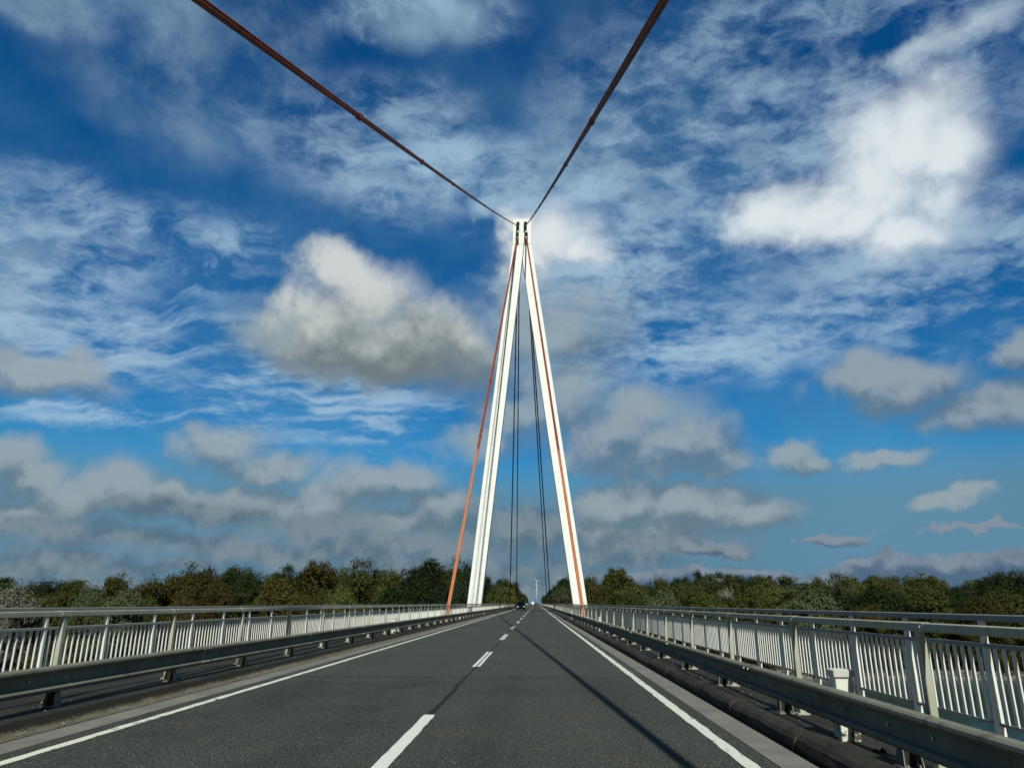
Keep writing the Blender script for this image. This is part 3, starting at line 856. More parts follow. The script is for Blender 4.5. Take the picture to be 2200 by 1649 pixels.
LEAF = {
 'dark green': leaf_mat('leaf_dark_green', (0.0084, 0.0168, 0.0042), (0.0269, 0.0437, 0.0109)),
 'olive': leaf_mat('leaf_olive', (0.0259, 0.0335, 0.0065), (0.0778, 0.0842, 0.0194)),
 'brown': leaf_mat('leaf_autumn_brown', (0.030, 0.027, 0.006), (0.080, 0.066, 0.016)),
 'light green': leaf_mat('leaf_light_green', (0.0450, 0.0580, 0.0120), (0.1150, 0.1280, 0.0340)),
 'grey green': leaf_mat('leaf_willow', (0.0326, 0.0461, 0.0173), (0.1008, 0.1200, 0.0557)),
 'silver': leaf_mat('leaf_silver', (0.085, 0.10, 0.07), (0.27, 0.285, 0.22)),
 'blue green': leaf_mat('leaf_blue_green', (0.0088, 0.0200, 0.0096), (0.0256, 0.0448, 0.0224)),
}
M['bark'] = simple('bark', (0.075, 0.062, 0.045), 0.9, 0, 0.3, 2.0)
M['pale_bark'] = simple('pale_bark', (0.20, 0.19, 0.15), 0.85, 0, 0.3, 2.0, (0.06, 0.05, 0.04), 0.5, 1.5)

def tree_meshes(seed, H, R, shape, nclump, nleaf, leaf):
    """returns (crown mesh, trunk mesh) of a tree H high and about 2R wide"""
    r = random.Random(seed)
    cl = []
    tips = []
    if shape == 'poplar':                    # several upright leaders
        leaders = [(r.uniform(-.55, .55) * R, r.uniform(-.55, .55) * R, r.uniform(.66, 1.0)) for _ in range(10)]
        for lx, ly, hh in leaders:
            for q in range(nclump // 10):
                t = r.uniform(.12, 1); z = H * hh * t
                k = (0.35 + .65 * min(1, t * 1.5)); rad = R * .42 * (1.15 - .62 * t)
                cl.append((lx * k + r.gauss(0, .10) * R, ly * k + r.gauss(0, .10) * R, z, rad * r.uniform(.8, 1.25)))
            tips.append((lx, ly, H * hh * .93))
    else:
        z0 = {'round': .10, 'willow': .02, 'bush': .0}[shape]
        lobes = []
        nl = {'round': 13, 'willow': 15, 'bush': 9}[shape]
        for i in range(nl):
            th = r.uniform(0, 2 * pi); t = r.random()
            zc = H * (z0 + .22 + (.62 - z0) * t)
            rr = R * .62 * sqrt(max(.05, 1 - (2 * t - .75) ** 2 * .55)) * r.uniform(.45, 1.05)
            if t > .8: rr *= .6
            lobes.append((rr * cos(th), rr * sin(th), zc, R * r.uniform(.30, .48)))
        lobes.append((r.uniform(-.2, .2) * R, r.uniform(-.2, .2) * R, H * .80, R * .42))
        for lx, ly, lz, lr in lobes:
            for q in range(max(1, nclump // len(lobes))):
                a = r.uniform(0, 2 * pi); u = r.uniform(-.75, 1); s_ = sqrt(1 - u * u); k = lr * r.uniform(.5, .95)
                z = min(H, lz + k * u * 1.05)
                cl.append((lx + k * s_ * cos(a), ly + k * s_ * sin(a), max(H * .02, z), lr * r.uniform(.38, .62)))
            tips.append((lx, ly, lz))
        for i in range(nclump // 4):         # skirt down to the undergrowth
            a = r.uniform(0, 2 * pi); k = R * r.uniform(.3, .85)
            cl.append((k * cos(a), k * sin(a), H * r.uniform(.03, .3), R * r.uniform(.12, .22)))
    V = []; Fc = []
    for cx_, cy_, cz, cr in cl:
        droop = .5 if shape == 'willow' else 0
        for q in range(nleaf):
            d = Vector((r.gauss(0, 1), r.gauss(0, 1), r.gauss(0, .85)))
            d.normalize(); k = cr * (r.random() ** .45)
            p = Vector((cx_, cy_, cz)) + d * k
            nrm = (d * 1.1 + Vector((cx_, cy_, (cz - H * .4) * .8)) * (.6 / R) + Vector((r.uniform(-.55, .55), r.uniform(-.55, .55), r.uniform(-.2, .7)))).normalized()
            a = nrm.cross(Vector((r.uniform(-1, 1), r.uniform(-1, 1), r.uniform(-1, 1)))).normalized()
            if droop: a = (a + Vector((0, 0, -droop))).normalized()
            bb = nrm.cross(a).normalized()
            s_ = leaf * r.uniform(.6, 1.35)
            n = len(V)
            V += [tuple(p - a * s_ * .5), tuple(p + bb * s_ * .3 + nrm * s_ * .08), tuple(p + a * s_ * .6), tuple(p - bb * s_ * .3 + nrm * s_ * .08)]
            Fc.append((n, n + 1, n + 2, n + 3))
    zs_ = sorted(v[2] for v in V); ztop_ = zs_[int(len(zs_) * .9985)]; fz = H / ztop_
    rs_ = sorted(sqrt(v[0] ** 2 + v[1] ** 2) for v in V); fr = R / rs_[int(len(rs_) * .97)]
    V = [(v[0] * fr, v[1] * fr, v[2] * fz) for v in V]; tips = [(t[0] * fr, t[1] * fr, t[2] * fz) for t in tips]
    me = bpy.data.meshes.new('crown'); me.from_pydata(V, [], Fc); me.materials.append(LEAF['olive']); me.update()
    b = MB()
    top = H * (.55 if shape != 'bush' else .4)
    b.tube([(0, 0, -.6), (.05 * R, 0, top * .4), (.02 * R, .05 * R, top)], [H * .017, H * .013, H * .007], 8)
    for tx, ty, tz in tips:
        zb = min(top * .95, max(H * .1, tz * r.uniform(.35, .6)))
        mid = (tx * .45, ty * .45, zb + (tz - zb) * .55)
        b.tube([(.02 * R, 0, zb), mid, (tx, ty, tz)], [H * .009, H * .006, H * .002], 5)
    tm = bpy.data.meshes.new('trunk'); tm.from_pydata(b.v, [], b.f); tm.materials.append(M['bark']); tm.update()
    return me, tm

LIB = {}
for sh, specs in {'round': [(101, 18, 6.2), (102, 18, 7.2), (103, 18, 5.6), (104, 18, 6.6)], 'poplar': [(201, 20, 5.2), (202, 20, 4.4)],
                  'willow': [(301, 13, 6.6), (302, 12, 7.6), (303, 13, 6.0)], 'bush': [(401, 5, 3.4), (402, 4.5, 4.0)]}.items():
    for sd, H_, R_ in specs:
        nc, nlf, lf = {'round': (170, 90, .42), 'poplar': (160, 84, .38), 'willow': (170, 90, .38), 'bush': (70, 60, .26)}[sh]
        LIB.setdefault(sh, []).append((tree_meshes(sd, H_, R_, sh, nc, nlf, lf), H_, R_))

ROOTS = []
def put_tree(sh, kind, x, y, ztop, width, var=None, bark='bark', zg=ZG, info=None):
    r = random.Random(int(x * 31 + y * 17))
    (cm, tm), H_, R_ = LIB[sh][var if var is not None else r.randrange(len(LIB[sh]))]
    root = empty({'round': 'broadleaf_tree', 'poplar': 'poplar_tree', 'willow': 'willow_tree', 'bush': 'bush'}[sh], (x, y, zg), r.uniform(0, 6.28))
    sz = (ztop - zg) / H_; sw = width / (2 * R_)
    root.scale = (sw, sw, sz)
    for nm, me in (('crown', cm), ('trunk', tm)):
        o = bpy.data.objects.new(nm, me); COL.objects.link(o); o.parent = root
        o.material_slots[0].link = 'OBJECT'
        o.material_slots[0].material = LEAF[kind] if nm == 'crown' else M[bark]
    ROOTS.append((root, sh, kind, x, y, bark, info))
    return root

def interp(pts, u):
    if u <= pts[0][0]: return pts[0][1]
    for (a, va), (b_, vb) in zip(pts, pts[1:]):
        if u <= b_: return va + (vb - va) * (u - a) / (b_ - a)
    return pts[-1][1]

# the trees one can tell apart: (photo column, photo row of the top, width m, Y, shape, kind, label)
KEY = [
 (8, 1240, 12, 176, 'round', 'dark green', 'dark, nearly black tree at the far left end of the wood behind the silvery bush'),
 (30, 1252, 13.5, 150, 'willow', 'silver', 'silvery white willow at the far left edge above the balustrade'),
 (112, 1246, 13, 168, 'round', 'dark green', 'dark green tree standing right of the silvery white willow'),
 (165, 1246, 12, 166, 'round', 'olive', 'olive green tree, second to the right of the silvery white willow'),
 (205, 1256, 11, 158, 'willow', 'grey green', 'low grey green willow in front of the left wood, left of the twin-topped tree'),
 (258, 1231, 10.5, 170, 'round', 'olive', 'twin-topped olive tree in the left wood just left of the notch in its skyline'),
 (270, 1268, 12, 154, 'willow', 'grey green', 'low grey green willow below the twin-topped olive tree'),
 (345, 1242, 13, 165, 'round', 'brown', 'brownish autumn tree at the right side of the notch in the left wood'),
 (400, 1226, 13, 170, 'round', 'brown', 'broad rust brown tree in the middle of the left wood with pale branches'),
 (440, 1210, 11, 190, 'poplar', 'dark green', 'dark green pointed treetop rising behind the broad rust brown tree'),
 (455, 1232, 13, 160, 'willow', 'brown', 'brown willow in front of the dark pointed treetop in the left wood'),
 (510, 1215, 11, 182, 'round', 'dark green', 'dark green tree right of the pointed treetop in the left wood'),
 (540, 1226, 9, 178, 'round', 'dark green', 'shaded dark tree in the dip before the tallest brown tree'),
 (575, 1234, 10, 168, 'round', 'olive', 'olive tree standing left of the tallest brown tree'),
 (622, 1213, 9, 205, 'poplar', 'blue green', 'small dark pointed treetop just left of the tallest brown tree'),
 (612, 1242, 12, 156, 'willow', 'brown', 'low brown willow below the small dark pointed treetop'),
 (682, 1204, 11.5, 166, 'round', 'brown', 'tallest brown tree of the left wood with a rounded top'),
 (740, 1256, 10.5, 152, 'willow', 'light green', 'pale yellow green round willow above the left balustrade, left of the orange cable'),
 (700, 1262, 9, 152, 'willow', 'olive', 'olive willow at the foot of the tallest brown tree'),
 (748, 1216, 9.5, 172, 'round', 'olive', 'olive tree standing between the tallest brown tree and the feathery poplar'),
 (795, 1199, 9.5, 168, 'poplar', 'olive', 'feathery poplar with several upright pale stems in the left wood'),
 (835, 1226, 9, 166, 'round', 'olive', 'olive tree leaning on the right side of the feathery poplar'),
 (862, 1219, 10, 172, 'poplar', 'blue green', 'dark bluish green tree between the feathery poplar and the orange cable'),
 (850, 1258, 10, 154, 'willow', 'dark green', 'low dark willow below the bluish green tree'),
 (935, 1200, 12, 166, 'round', 'dark green', 'big dark domed tree behind the left orange cable'),
 (900, 1240, 9, 158, 'willow', 'dark green', 'low dark willow in front of the big dark domed tree'),
 (998, 1200, 8.5, 172, 'poplar', 'dark green', 'tall dark tree half hidden by the left pylon leg'),
 (975, 1236, 9, 160, 'willow', 'blue green', 'bluish willow between the left orange cable and the left pylon leg'),
 (1050, 1238, 9, 215, 'poplar', 'dark green', 'dark tree peeping out right of the left pylon leg'),
 (1066, 1256, 10, 205, 'willow', 'light green', 'pale green willow beside the road just right of the left pylon leg'),
 (1088, 1262, 9, 235, 'willow', 'light green', 'pale green willow beside the road at the outer left thin cable'),
 (1090, 1243, 9, 262, 'round', 'olive', 'olive tree beside the road behind the left pair of thin cables'),
 (1105, 1250, 9, 300, 'round', 'brown', 'brownish tree beside the road behind the inner left thin cable'),
 (1212, 1247, 9, 262, 'round', 'dark green', 'dark pointed tree top left of the right pylon leg'),
 (1204, 1262, 12, 235, 'willow', 'grey green', 'grey green willow beside the road left of the right pylon leg'),
 (1268, 1236, 7, 205, 'round', 'olive', 'slim olive tree peeping out right of the right pylon leg'),
 (1275, 1262, 10, 165, 'willow', 'brown', 'low brownish willow right of the right pylon leg'),
 (1322, 1219, 10, 178, 'round', 'olive', 'tall olive tree standing alone above the right wood, near the right pylon leg'),
 (1300, 1256, 11, 160, 'willow', 'olive', 'olive willow in front of the tall olive tree of the right wood'),
 (1356, 1272, 12, 156, 'willow', 'olive', 'low olive willow right of the tall olive tree'),
 (1495, 1225, 8.5, 260, 'round', 'dark green', 'round dark green treetop standing above the skyline of the right wood'),
 (1545, 1229, 12, 265, 'poplar', 'dark green', 'row-like dark crown right of the round dark green treetop'),
 (1562, 1266, 8, 172, 'willow', 'silver', 'small silvery willow in the middle of the right wood'),
 (1620, 1258, 13, 160, 'willow', 'olive', 'yellowish olive willow in front of the right wood, right of the small silvery willow'),
 (1740, 1262, 14, 156, 'willow', 'grey green', 'broad grey green willow in front of the right wood'),
 (1500, 1262, 14, 160, 'willow', 'olive', 'broad olive willow below the round dark green treetop'),
 (1430, 1268, 13, 160, 'willow', 'grey green', 'grey green willow between the tall olive tree and the round dark treetop'),
 (1810, 1228, 7, 215, 'poplar', 'olive', 'slender yellowish tree with pale bare stems in the right wood'),
 (1880, 1262, 15, 154, 'willow', 'dark green', 'dark green willow on the bank, below the slender yellowish tree'),
 (1870, 1296, 11, 150, 'willow', 'brown', 'low reddish brown willow on the right bank behind the balustrade'),
 (1965, 1231, 15, 230, 'round', 'olive', 'high olive crown before the dip in the right skyline'),
 (1985, 1264, 14, 160, 'willow', 'olive', 'olive willow right of the low reddish brown willow'),
 (2105, 1280, 12, 152, 'willow', 'brown', 'brownish low willow on the bank under the dark wood at the right edge'),
 (2180, 1276, 13, 152, 'willow', 'olive', 'olive willow on the bank at the far right edge'),
 (2110, 1240, 14, 205, 'round', 'dark green', 'dark tree at the left shoulder of the high wood at the right edge'),
 (2170, 1224, 16, 190, 'round', 'dark green', 'highest dark tree of the wood at the right edge'),
 (2050, 1258, 12, 190, 'round', 'dark green', 'dark tree with pale dead branches in the dip of the right skyline'),
]
for u, v, w, Y, sh, kind, lab in KEY:
    p = at(u, v, Y)
    put_tree(sh, kind, p.x, Y, p.z, w, bark='pale_bark' if ('pale' in lab and 'willow' not in lab) else 'bark', info=lab)

SKYL = [(-300, 1240), (0, 1242), (60, 1254), (110, 1246), (200, 1247), (262, 1235), (298, 1256), (345, 1244), (440, 1214), (500, 1218), (550, 1228), (620, 1220), (680, 1208), (722, 1236), (745, 1224), (800, 1208), (850, 1224), (905, 1214), (960, 1206), (985, 1228), (1010, 1215), (1050, 1246)]
SKYR = [(1240, 1252), (1262, 1240), (1300, 1234), (1350, 1242), (1390, 1247), (1440, 1242), (1500, 1238), (1560, 1236), (1700, 1238), (1800, 1240), (1960, 1236), (2010, 1246), (2050, 1258), (2100, 1244), (2180, 1228), (2500, 1225)]
rnd = random.Random(77)
def fill(sky, u0, u1, Ys, kinds, spacing, drop):
    for Y in Ys:
        x = at(u0, 1295, Y).x; xe = at(u1, 1295, Y).x
        while x < xe:
            yy = Y + rnd.uniform(-6, 6); x += spacing * rnd.uniform(.7, 1.3)
            u = 1152 + x / yy * 1597
            lim = interp(sky, u) + rnd.uniform(*drop)
            zt = EYE + (1295 - lim) / 1597 * yy
            if zt - ZG < 6: zt = ZG + 7
            if -13.5 < x < 9.5: continue
            sh = rnd.choice(['round', 'round', 'round', 'poplar', 'willow'])
            put_tree(sh, rnd.choice(kinds), x, yy, zt, rnd.uniform(9, 13.5))
LK = ['dark green', 'olive', 'brown', 'olive', 'brown', 'dark green']; RK = ['olive', 'olive', 'dark green', 'olive', 'brown', 'light green', 'olive', 'grey green']
fill(SKYL, -260, 1045, (200,), LK, 11.0, (6, 22))
fill(SKYL, -260, 1045, (238,), LK, 9.0, (0, 10))
fill(SKYR, 1262, 2420, (200,), RK, 11.0, (10, 26))
fill(SKYR, 1262, 2420, (238,), RK, 8.0, (-2, 6))
fill(SKYR, 1262, 2420, (270,), RK, 9.0, (-2, 4))
fill([(0, 1268), (3000, 1268)], -150, 1060, (162,), LK, 10.0, (-6, 16))
fill([(0, 1276), (3000, 1276)], 1272, 2350, (166,), RK, 10.0, (-8, 16))
# undergrowth at the water's edge
rnd = random.Random(3)
for side_, (xa, xb) in ((-1, (-112, -12)), (1, (11, 120))):
    x = xa
    while x < xb:
        put_tree('bush', rnd.choice(['dark green', 'olive', 'brown', 'light green', 'dark green']), x, 151.5 + rnd.uniform(-1.2, 2.5), ZG - .5 + rnd.uniform(2.6, 5.0), rnd.uniform(5.0, 8.5), zg=ZG - .6)
        x += rnd.uniform(4.5, 6.5)
# the avenue that the road runs into
for side_, xc in ((-1, -15.5), (1, 12.5)):
    y = 330.0 if side_ < 0 else 290
    while y < 1150:
        for q in range(1 if y > 700 else 2):
            x = xc + side_ * (q * 9 + rnd.uniform(-1, 1.5))
            put_tree(rnd.choice(['round', 'round', 'poplar', 'willow']), rnd.choice(['dark green', 'blue green', 'olive', 'blue green']), x, y + rnd.uniform(-3, 3), EYE + rnd.uniform(7.5, 11), rnd.uniform(8, 10.5), info='avenue')
        y += 14 * (1 + y / 900)

# labels for the trees that were not described one by one
fillers = [t for t in ROOTS if t[6] in (None, 'avenue')]
def colname(k): return {'olive': 'olive green', 'brown': 'autumn brown'}.get(k, k)
cnt = {}
for t in sorted(fillers, key=lambda t: (t[4] > 300, abs(t[3]) / t[4])):
    root, sh, kind, x, y, bark, info = t
    sd = 'left' if x < -1.5 else 'right'
    nm = {'round': 'tree', 'poplar': 'upright tree', 'willow': 'willow', 'bush': 'bush'}[sh]
    if info == 'avenue': row = 'lining the far road on the ' + sd
    elif sh == 'bush': row = 'at the water edge on the ' + sd
    elif y < 180: row = 'in the ' + sd + ' front row'
    elif y < 222: row = 'in the ' + sd + ' second row'
    elif y < 254: row = 'in the ' + sd + ' third row'
    else: row = 'in the ' + sd + ' back row'
    key = (colname(kind), nm, row); cnt[key] = cnt.get(key, 0) + 1
    ordn = ['nearest to', 'second', 'third', 'fourth', 'fifth', 'sixth', 'seventh', 'eighth', 'ninth', 'tenth', 'eleventh', 'twelfth', 'thirteenth', 'fourteenth', 'fifteenth', 'sixteenth', 'seventeenth', 'eighteenth', 'nineteenth', 'twentieth', 'twenty-first', 'twenty-second', 'twenty-third', 'twenty-fourth'][min(cnt[key] - 1, 23)]
    if info == 'avenue': tail = ', ' + (ordn if ordn != 'nearest to' else 'first') + ' such from the bridge'
    else: tail = ', ' + ('nearest' if ordn == 'nearest to' else ordn) + ' such from the pylon'
    tag(root, colname(kind) + ' ' + nm + ' ' + row + tail, 'bush' if sh == 'bush' else 'tree',
        'trees lining the far road' if info == 'avenue' else ('bushes at the water edge' if sh == 'bush' else 'trees of the riverside woods'))
for root, sh, kind, x, y, bark, info in ROOTS:
    if info and info != 'avenue': tag(root, info, 'tree', 'trees of the riverside woods')

# distant woodland that reads as one mass
b = MB(); rnd = random.Random(9)
for i in range(9000):
    d = 420 + 2600 * rnd.random() ** 1.7
    x = rnd.uniform(-1, 1) * d * 1.5
    if abs(x + 1.5) < 26: continue
    z = ZG + 19 * rnd.random() ** .6; s_ = 1.6 + d / 700
    n = len(b.v)
    for k in range(4):
        a = k * pi / 2 + rnd.random()
        b.v.append((x + s_ * cos(a) * 1.3, d + rnd.uniform(-1, 1) * s_, z + s_ * sin(a)))
    b.f.append((n, n + 1, n + 2, n + 3)); b.m.append(0)
fw = b.build('far_wood', LEAF['blue green']); tag(fw, 'far woodland filling the flat land behind the riverside trees', 'woodland', kind='stuff')

# ------------------------------------------------------------------ light and sky
SUN_TO = Vector((0.147, -1.0, 0.98)).normalized()     # towards the sun: behind the viewer, a little to the right
elev = asin(SUN_TO.z); az = atan2(SUN_TO.x, SUN_TO.y)
sun = bpy.data.lights.new('sun', 'SUN'); sun.energy = 5.0; sun.angle = radians(0.5); sun.color = (0.98, 0.985, 0.885)
so = bpy.data.objects.new('sun', sun); COL.objects.link(so)
so.rotation_euler = (-SUN_TO).to_track_quat('-Z', 'Y').to_euler()

W = bpy.data.worlds.new('World'); S.world = W; W.use_nodes = True
g = NT(W.node_tree); g.n.clear()
out = g.new('ShaderNodeOutputWorld'); bg = g.new('ShaderNodeBackground'); g.l.new(bg.outputs[0], out.inputs[0])
SKY_STRENGTH = 0.10
bg.inputs[1].default_value = SKY_STRENGTH
sky = g.new('ShaderNodeTexSky', sky_type='NISHITA'); sky.sun_disc = False; sky.sun_elevation = elev; sky.sun_rotation = az
sky.air_density = 1.0; sky.dust_density = 0.4; sky.ozone_density = 3.0
D = g.new('ShaderNodeTexCoord').outputs['Generated']
sx = g.new('ShaderNodeSeparateXYZ'); g.l.new(D, sx.inputs[0])
el = g.math('ARCSINE', sx.outputs[2]); azn = g.math('ARCTAN2', sx.outputs[0], sx.outputs[1])
cb = g.new('ShaderNodeCombineXYZ'); g.l.new(azn, cb.inputs[0]); g.l.new(el, cb.inputs[1]); AE = cb.outputs[0]
# gentle, billowy displacement of the cloud outlines
w1 = g.vmath('SUBTRACT', g.noise(D, 7.0, 3, 0.5, color=True), (0.5, 0.5, 0.5))
w2 = g.vmath('SUBTRACT', g.noise(D, 26.0, 5, 0.6, color=True), (0.5, 0.5, 0.5))
WA = g.vmath('ADD', AE, g.vmath('ADD', g.vmath('MULTIPLY', w1, (0.12, 0.09, 0)), g.vmath('MULTIPLY', w2, (0.05, 0.035, 0))))
def blob_field(vec, blobs, k=0.25):
    acc = None
    for u, v, ru, rv in blobs:
        r = ray(u, v).normalized(); e = asin(r.z); a = atan2(r.x, r.y)
        d = ray(u + 1, v).normalized() - r
        sc = d.length                        # angle of one photo pixel here
        su, sv = cos(e) / (ru * sc), 1.0 / (rv * sc)
        q = g.vmath('LENGTH', g.vmath('MULTIPLY_ADD', vec, (su, sv, 0), (-a * su, -e * sv, 0)))
        acc = q if acc is None else g.math('SMOOTH_MIN', acc, q, k)
    return g.math('SUBTRACT', 1.0, acc)
fb = g.noise(D, 13.0, 7, 0.58)               # billows
fbu = g.noise(g.vmath('ADD', D, (0.0, 0.0, 0.022)), 13.0, 7, 0.58)
fb2 = g.noise(D, 30.0, 6, 0.6)
PL = g.vmath('DIVIDE', D, g.math('ADD', sx.outputs[2], 0.16))          # the cloud deck's own plane
flat = g.vmath('MULTIPLY', PL, (1, 1, 0))

# clear air: the physical sky, deepened as a polarised autumn sky
base = g.new('ShaderNodeGamma'); g.l.new(sky.outputs[0], base.inputs[0]); base.inputs[1].default_value = 1.0
hs = g.new('ShaderNodeHueSaturation'); g.l.new(base.outputs[0], hs.inputs['Color']); hs.inputs['Saturation'].default_value = 1.4; hs.inputs['Value'].default_value = 0.72
blue = g.mix(1.0, hs.outputs[0], (0.34, 0.98, 1.12, 1), 'MULTIPLY')
K = 1.0 / SKY_STRENGTH
def cc(r_, g_, b_): return (r_ * K, g_ * K, b_ * K, 1)

# air near the horizon is paler and greyer
haze_f = g.ramp(el, 0.20, -0.02, True, 0.0, 0.85)
blue = g.mix(haze_f, blue, cc(0.115, 0.225, 0.315))
# air near the horizon is paler and greyer
haze_f = g.ramp(el, 0.20, -0.02, True, 0.0, 0.85)
blue = g.mix(haze_f, blue, cc(0.115, 0.225, 0.315))
# air near the horizon is paler and greyer
haze_f = g.ramp(el, 0.20, -0.02, True, 0.0, 0.85)
blue = g.mix(haze_f, blue, cc(0.115, 0.225, 0.315))
# air near the horizon is paler and greyer
haze_f = g.ramp(el, 0.20, -0.02, True, 0.0, 0.85)
blue = g.mix(haze_f, blue, cc(0.115, 0.225, 0.315))
# air near the horizon is paler and greyer
haze_f = g.ramp(el, 0.20, -0.02, True, 0.0, 0.85)
blue = g.mix(haze_f, blue, cc(0.105, 0.235, 0.345))
# air near the horizon is paler and greyer
haze_f = g.ramp(el, 0.20, -0.02, True, 0.0, 0.85)
blue = g.mix(haze_f, blue, cc(0.105, 0.235, 0.345))
# air near the horizon is paler and greyer
haze_f = g.ramp(el, 0.20, -0.02, True, 0.0, 0.85)
blue = g.mix(haze_f, blue, cc(0.105, 0.235, 0.345))
# air near the horizon is paler and greyer
haze_f = g.ramp(el, 0.20, -0.02, True, 0.0, 0.85)
blue = g.mix(haze_f, blue, cc(0.105, 0.235, 0.345))
# air near the horizon is paler and greyer
haze_f = g.ramp(el, 0.20, -0.02, True, 0.0, 0.85)
blue = g.mix(haze_f, blue, cc(0.105, 0.235, 0.345))
# air near the horizon is paler and greyer
haze_f = g.ramp(el, 0.20, -0.02, True, 0.0, 0.85)
blue = g.mix(haze_f, blue, cc(0.105, 0.235, 0.345))
# high broken altocumulus and wispy veils
wf = g.vmath('SUBTRACT', g.noise(flat, 11.0, 4, 0.6, color=True), (0.5, 0.5, 0.5))
rip = g.noise(g.vmath('ADD', g.vmath('MULTIPLY', flat, (1.0, 1.2, 1)), g.vmath('SCALE', wf, 0.10)), 8.0, 9, 0.62, 0.0)
rip2 = g.noise(flat, 2.1, 5, 0.6, 0.0)
wis = g.noise(g.vmath('ADD', g.vmath('MULTIPLY', flat, (0.8, 2.2, 1)), g.vmath('SCALE', w1, 0.7)), 2.8, 10, 0.64, 0.0)
ripc = g.math('ADD', g.math('MULTIPLY', rip, 0.62), g.math('MULTIPLY', rip2, 0.38))
mott = blob_field(WA, [(1750, 150, 560, 330), (1400, 420, 330, 300), (2000, 560, 420, 200), (1600, 720, 560, 110), (90, 560, 260, 220), (130, 740, 330, 120), (850, 330, 300, 140)], 0.3)
va = g.math('MULTIPLY', g.ramp(mott, -0.35, 0.5), g.ramp(ripc, 0.40, 0.63))
va = g.math('MULTIPLY', va, 0.78)
wreg = blob_field(WA, [(900, 40, 200, 90), (520, 760, 480, 100), (620, 880, 420, 80), (180, 880, 240, 50), (1400, 760, 400, 90), (60, 640, 240, 230), (1300, 640, 260, 200), (1000, 400, 300, 110), (330, 520, 300, 120)], 0.3)
vw = g.math('MULTIPLY', g.math('MULTIPLY', g.ramp(wreg, -0.35, 0.5), g.ramp(wis, 0.43, 0.64)), 0.80)
soft = g.ramp(g.noise(D, 4.5, 8, 0.62), 0.34, 0.66)
sreg = blob_field(WA, [(380, 160, 250, 190), (400, 230, 150, 120), (150, 30, 220, 80), (600, 120, 100, 180), (330, 30, 260, 90), (900, 20, 180, 80), (1240, 340, 150, 140), (70, 600, 220, 190)], 0.3)
vs = g.math('MULTIPLY', g.math('MULTIPLY', g.ramp(sreg, -0.3, 0.7), soft), 0.88)
c = g.mix(vs, blue, cc(0.25, 0.375, 0.48))
veil = g.math('MULTIPLY', g.ramp(g.noise(D, 2.6, 6, 0.6), 0.36, 0.66), 0.20)
c = g.mix(veil, c, cc(0.16, 0.37, 0.55))
c = g.mix(va, c, cc(0.35, 0.50, 0.64))
c = g.mix(vw, c, cc(0.36, 0.53, 0.68))

def layer(c, blobs, k, thr, soft, nz, top, bot, a_max, shade_gain=1.7, shift=0.045, bias=0.5, n=fb, nu=fbu, detail=0.35, grad=None, crisp=0.3, sz=(1, 1)):
    blobs = [(u, v, a * sz[0], b_ * sz[1]) for u, v, a, b_ in blobs]
    f = blob_field(WA, blobs, k)
    fu = blob_field(g.vmath('ADD', WA, (-0.25 * shift, shift, 0)), blobs, k)      # how much cloud lies above
    d = g.math('ADD', f, g.math('MULTIPLY', g.math('SUBTRACT', n, 0.5), nz))
    d = g.math('ADD', d, g.math('MULTIPLY', g.math('SUBTRACT', fb2, 0.5), crisp))
    a = g.math('MULTIPLY', g.ramp(d, thr, thr + soft), a_max)
    lit = g.math('ADD', g.math('MULTIPLY', g.math('SUBTRACT', f, fu), shade_gain), bias)
    if grad:                                 # flat shaded base, sunlit head
        e1 = asin(ray(*grad[0]).normalized().z); e0 = asin(ray(*grad[1]).normalized().z)
        vv = g.new('ShaderNodeSeparateXYZ'); g.l.new(WA, vv.inputs[0])
        lit = g.math('ADD', g.math('MULTIPLY', lit, 0.25), g.ramp(vv.outputs[1], e0, e1, False, 0.0, 0.85))
    lit = g.math('ADD', lit, g.math('MULTIPLY', g.math('SUBTRACT', n, nu), 2.2 * detail * 2))
    lit = g.math('ADD', lit, g.math('MULTIPLY', g.math('SUBTRACT', fb2, 0.5), detail))
    col = g.mix(g.ramp(lit, 0.0, 1.0), bot, top)
    return g.mix(a, c, col)

# soft bright heaps at upper right and behind the pylon head
c = layer(c, [(1930, 320, 215, 180), (1930, 420, 200, 130), (1850, 420, 170, 130), (2050, 330, 130, 150), (2030, 430, 140, 110), (1980, 490, 260, 110), (1640, 470, 120, 75), (1770, 460, 160, 85), (1830, 480, 150, 90)], 0.3, -0.12, 0.95, 1.0,
          cc(0.74, 0.80, 0.83), cc(0.42, 0.54, 0.64), 0.96, 0.9, 0.07, 0.58, detail=0.45)
c = layer(c, [(2090, 60, 170, 70), (1960, 110, 120, 50)], 0.25, -0.1, 1.0, 1.4, cc(0.50, 0.62, 0.70), cc(0.25, 0.38, 0.50), 0.75)
c = layer(c, [(1180, 700, 190, 130), (1200, 850, 150, 130), (1110, 900, 110, 70), (1040, 960, 100, 50), (980, 760, 160, 120), (1380, 880, 150, 50), (850, 790, 260, 70), (620, 720, 130, 90)], 0.3, -0.35, 1.2, 1.1, cc(0.30, 0.38, 0.42), cc(0.155, 0.22, 0.265), 0.88)
c = layer(c, [(1190, 510, 110, 85), (1240, 535, 80, 50), (1120, 490, 70, 60), (1150, 560, 90, 60)], 0.25, -0.1, 1.0, 1.2, cc(0.74, 0.79, 0.80), cc(0.34, 0.45, 0.53), 0.95, 1.0, 0.05, 0.65)
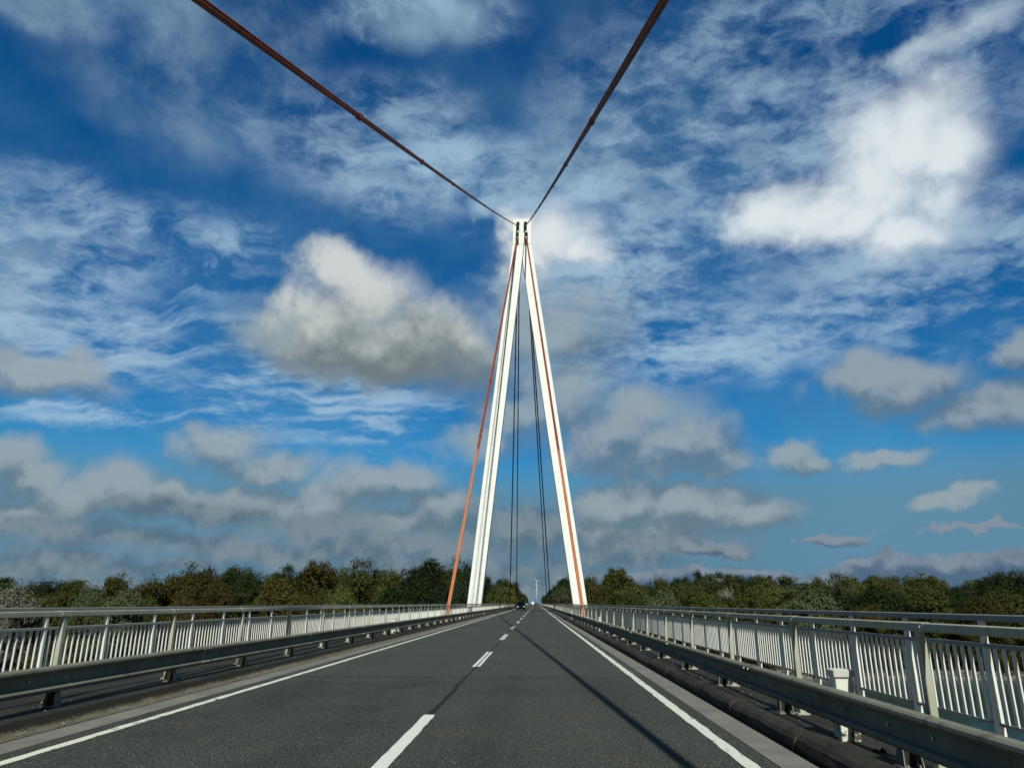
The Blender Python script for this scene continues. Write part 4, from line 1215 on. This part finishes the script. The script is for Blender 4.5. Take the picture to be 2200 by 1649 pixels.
# the big cumulus left of the pylon
c = layer(c, [(740, 582, 110, 66), (790, 640, 115, 90), (690, 680, 115, 90), (790, 735, 210, 110), (890, 730, 110, 90), (830, 790, 220, 75), (960, 740, 90, 70), (720, 770, 130, 60), (650, 650, 60, 50)], 0.30, -0.24, 0.90, 0.95,
          cc(0.62, 0.66, 0.645), cc(0.150, 0.19, 0.205), 0.95, 0.9, 0.04, 0.3, detail=0.24, grad=((740, 555), (820, 810)), crisp=0.4)
# middle heaps, greyer and flatter towards the horizon
c = layer(c, [(1960, 835, 150, 55), (1870, 820, 100, 40), (2130, 880, 130, 65), (2195, 760, 60, 60), (1450, 965, 150, 60), (1400, 1000, 120, 40), (1560, 1000, 90, 45), (1700, 970, 52, 36), (1745, 985, 40, 26), (1910, 985, 95, 32),
              (470, 945, 100, 52), (570, 1000, 90, 34), (20, 990, 85, 62), (90, 1015, 50, 40), (250, 1030, 110, 55), (330, 1060, 100, 42), (100, 805, 170, 48), (790, 1040, 110, 48), (860, 1020, 70, 36), (935, 1075, 60, 30), (880, 1110, 110, 26),
              (1480, 1095, 190, 40), (1330, 1080, 100, 46), (1610, 1105, 90, 36), (2020, 1090, 80, 24), (2080, 1070, 50, 22), (30, 1085, 80, 36), (1290, 1135, 60, 26), (150, 1060, 120, 50), (560, 1075, 150, 40), (700, 1065, 100, 40), (1330, 960, 90, 60), (1400, 1140, 180, 26)], 0.3, -0.34, 0.85, 1.1,
          cc(0.33, 0.385, 0.41), cc(0.130, 0.19, 0.235), 0.80, 0.8, 0.03, 0.34, detail=0.5, crisp=0.45, sz=(1.12, 1.1))
# low slate-coloured sheets above the horizon
c = layer(c, [(100, 1130, 230, 38), (430, 1100, 260, 36), (300, 1165, 330, 34), (700, 1120, 240, 42), (620, 1185, 420, 34), (120, 1210, 260, 30), (900, 1165, 240, 36), (1120, 1130, 150, 60), (1000, 1220, 380, 36), (1300, 1190, 190, 40), (330, 1230, 500, 26), (1150, 1260, 300, 40), (330, 1270, 600, 30), (1450, 1170, 160, 22)], 0.4, -0.45, 1.1, 1.1,
          cc(0.205, 0.26, 0.295), cc(0.090, 0.15, 0.20), 0.84, 0.35, 0.03, 0.42, detail=0.9, crisp=0.5)
c = layer(c, [(1480, 1236, 130, 20), (1640, 1228, 120, 22), (1790, 1226, 120, 24), (1930, 1230, 140, 26), (2080, 1222, 110, 30), (2190, 1216, 90, 34), (1860, 1214, 40, 22), (1790, 1268, 600, 30), (1540, 1172, 80, 16), (1790, 1162, 80, 12), (2090, 1146, 120, 10)], 0.25, -0.25, 0.5, 0.55,
          cc(0.24, 0.285, 0.34), cc(0.075, 0.125, 0.20), 0.85, 0.6, 0.012, 0.22, detail=0.5)
# dark grey cloud added over the unseen rear sky to cut ambient light
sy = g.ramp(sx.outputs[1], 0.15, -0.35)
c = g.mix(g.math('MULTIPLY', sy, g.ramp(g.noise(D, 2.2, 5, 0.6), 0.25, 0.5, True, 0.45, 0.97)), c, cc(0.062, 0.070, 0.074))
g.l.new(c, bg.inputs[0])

# ------------------------------------------------------------------ render settings
S.render.engine = 'CYCLES'
S.view_settings.view_transform = 'Standard'
S.view_settings.look = 'None'
S.view_settings.gamma = 1.0
S.view_settings.exposure = 0.0
S.view_settings.use_curve_mapping = False
S.cycles.max_bounces = 6
S.cycles.diffuse_bounces = 3
S.cycles.transparent_max_bounces = 8
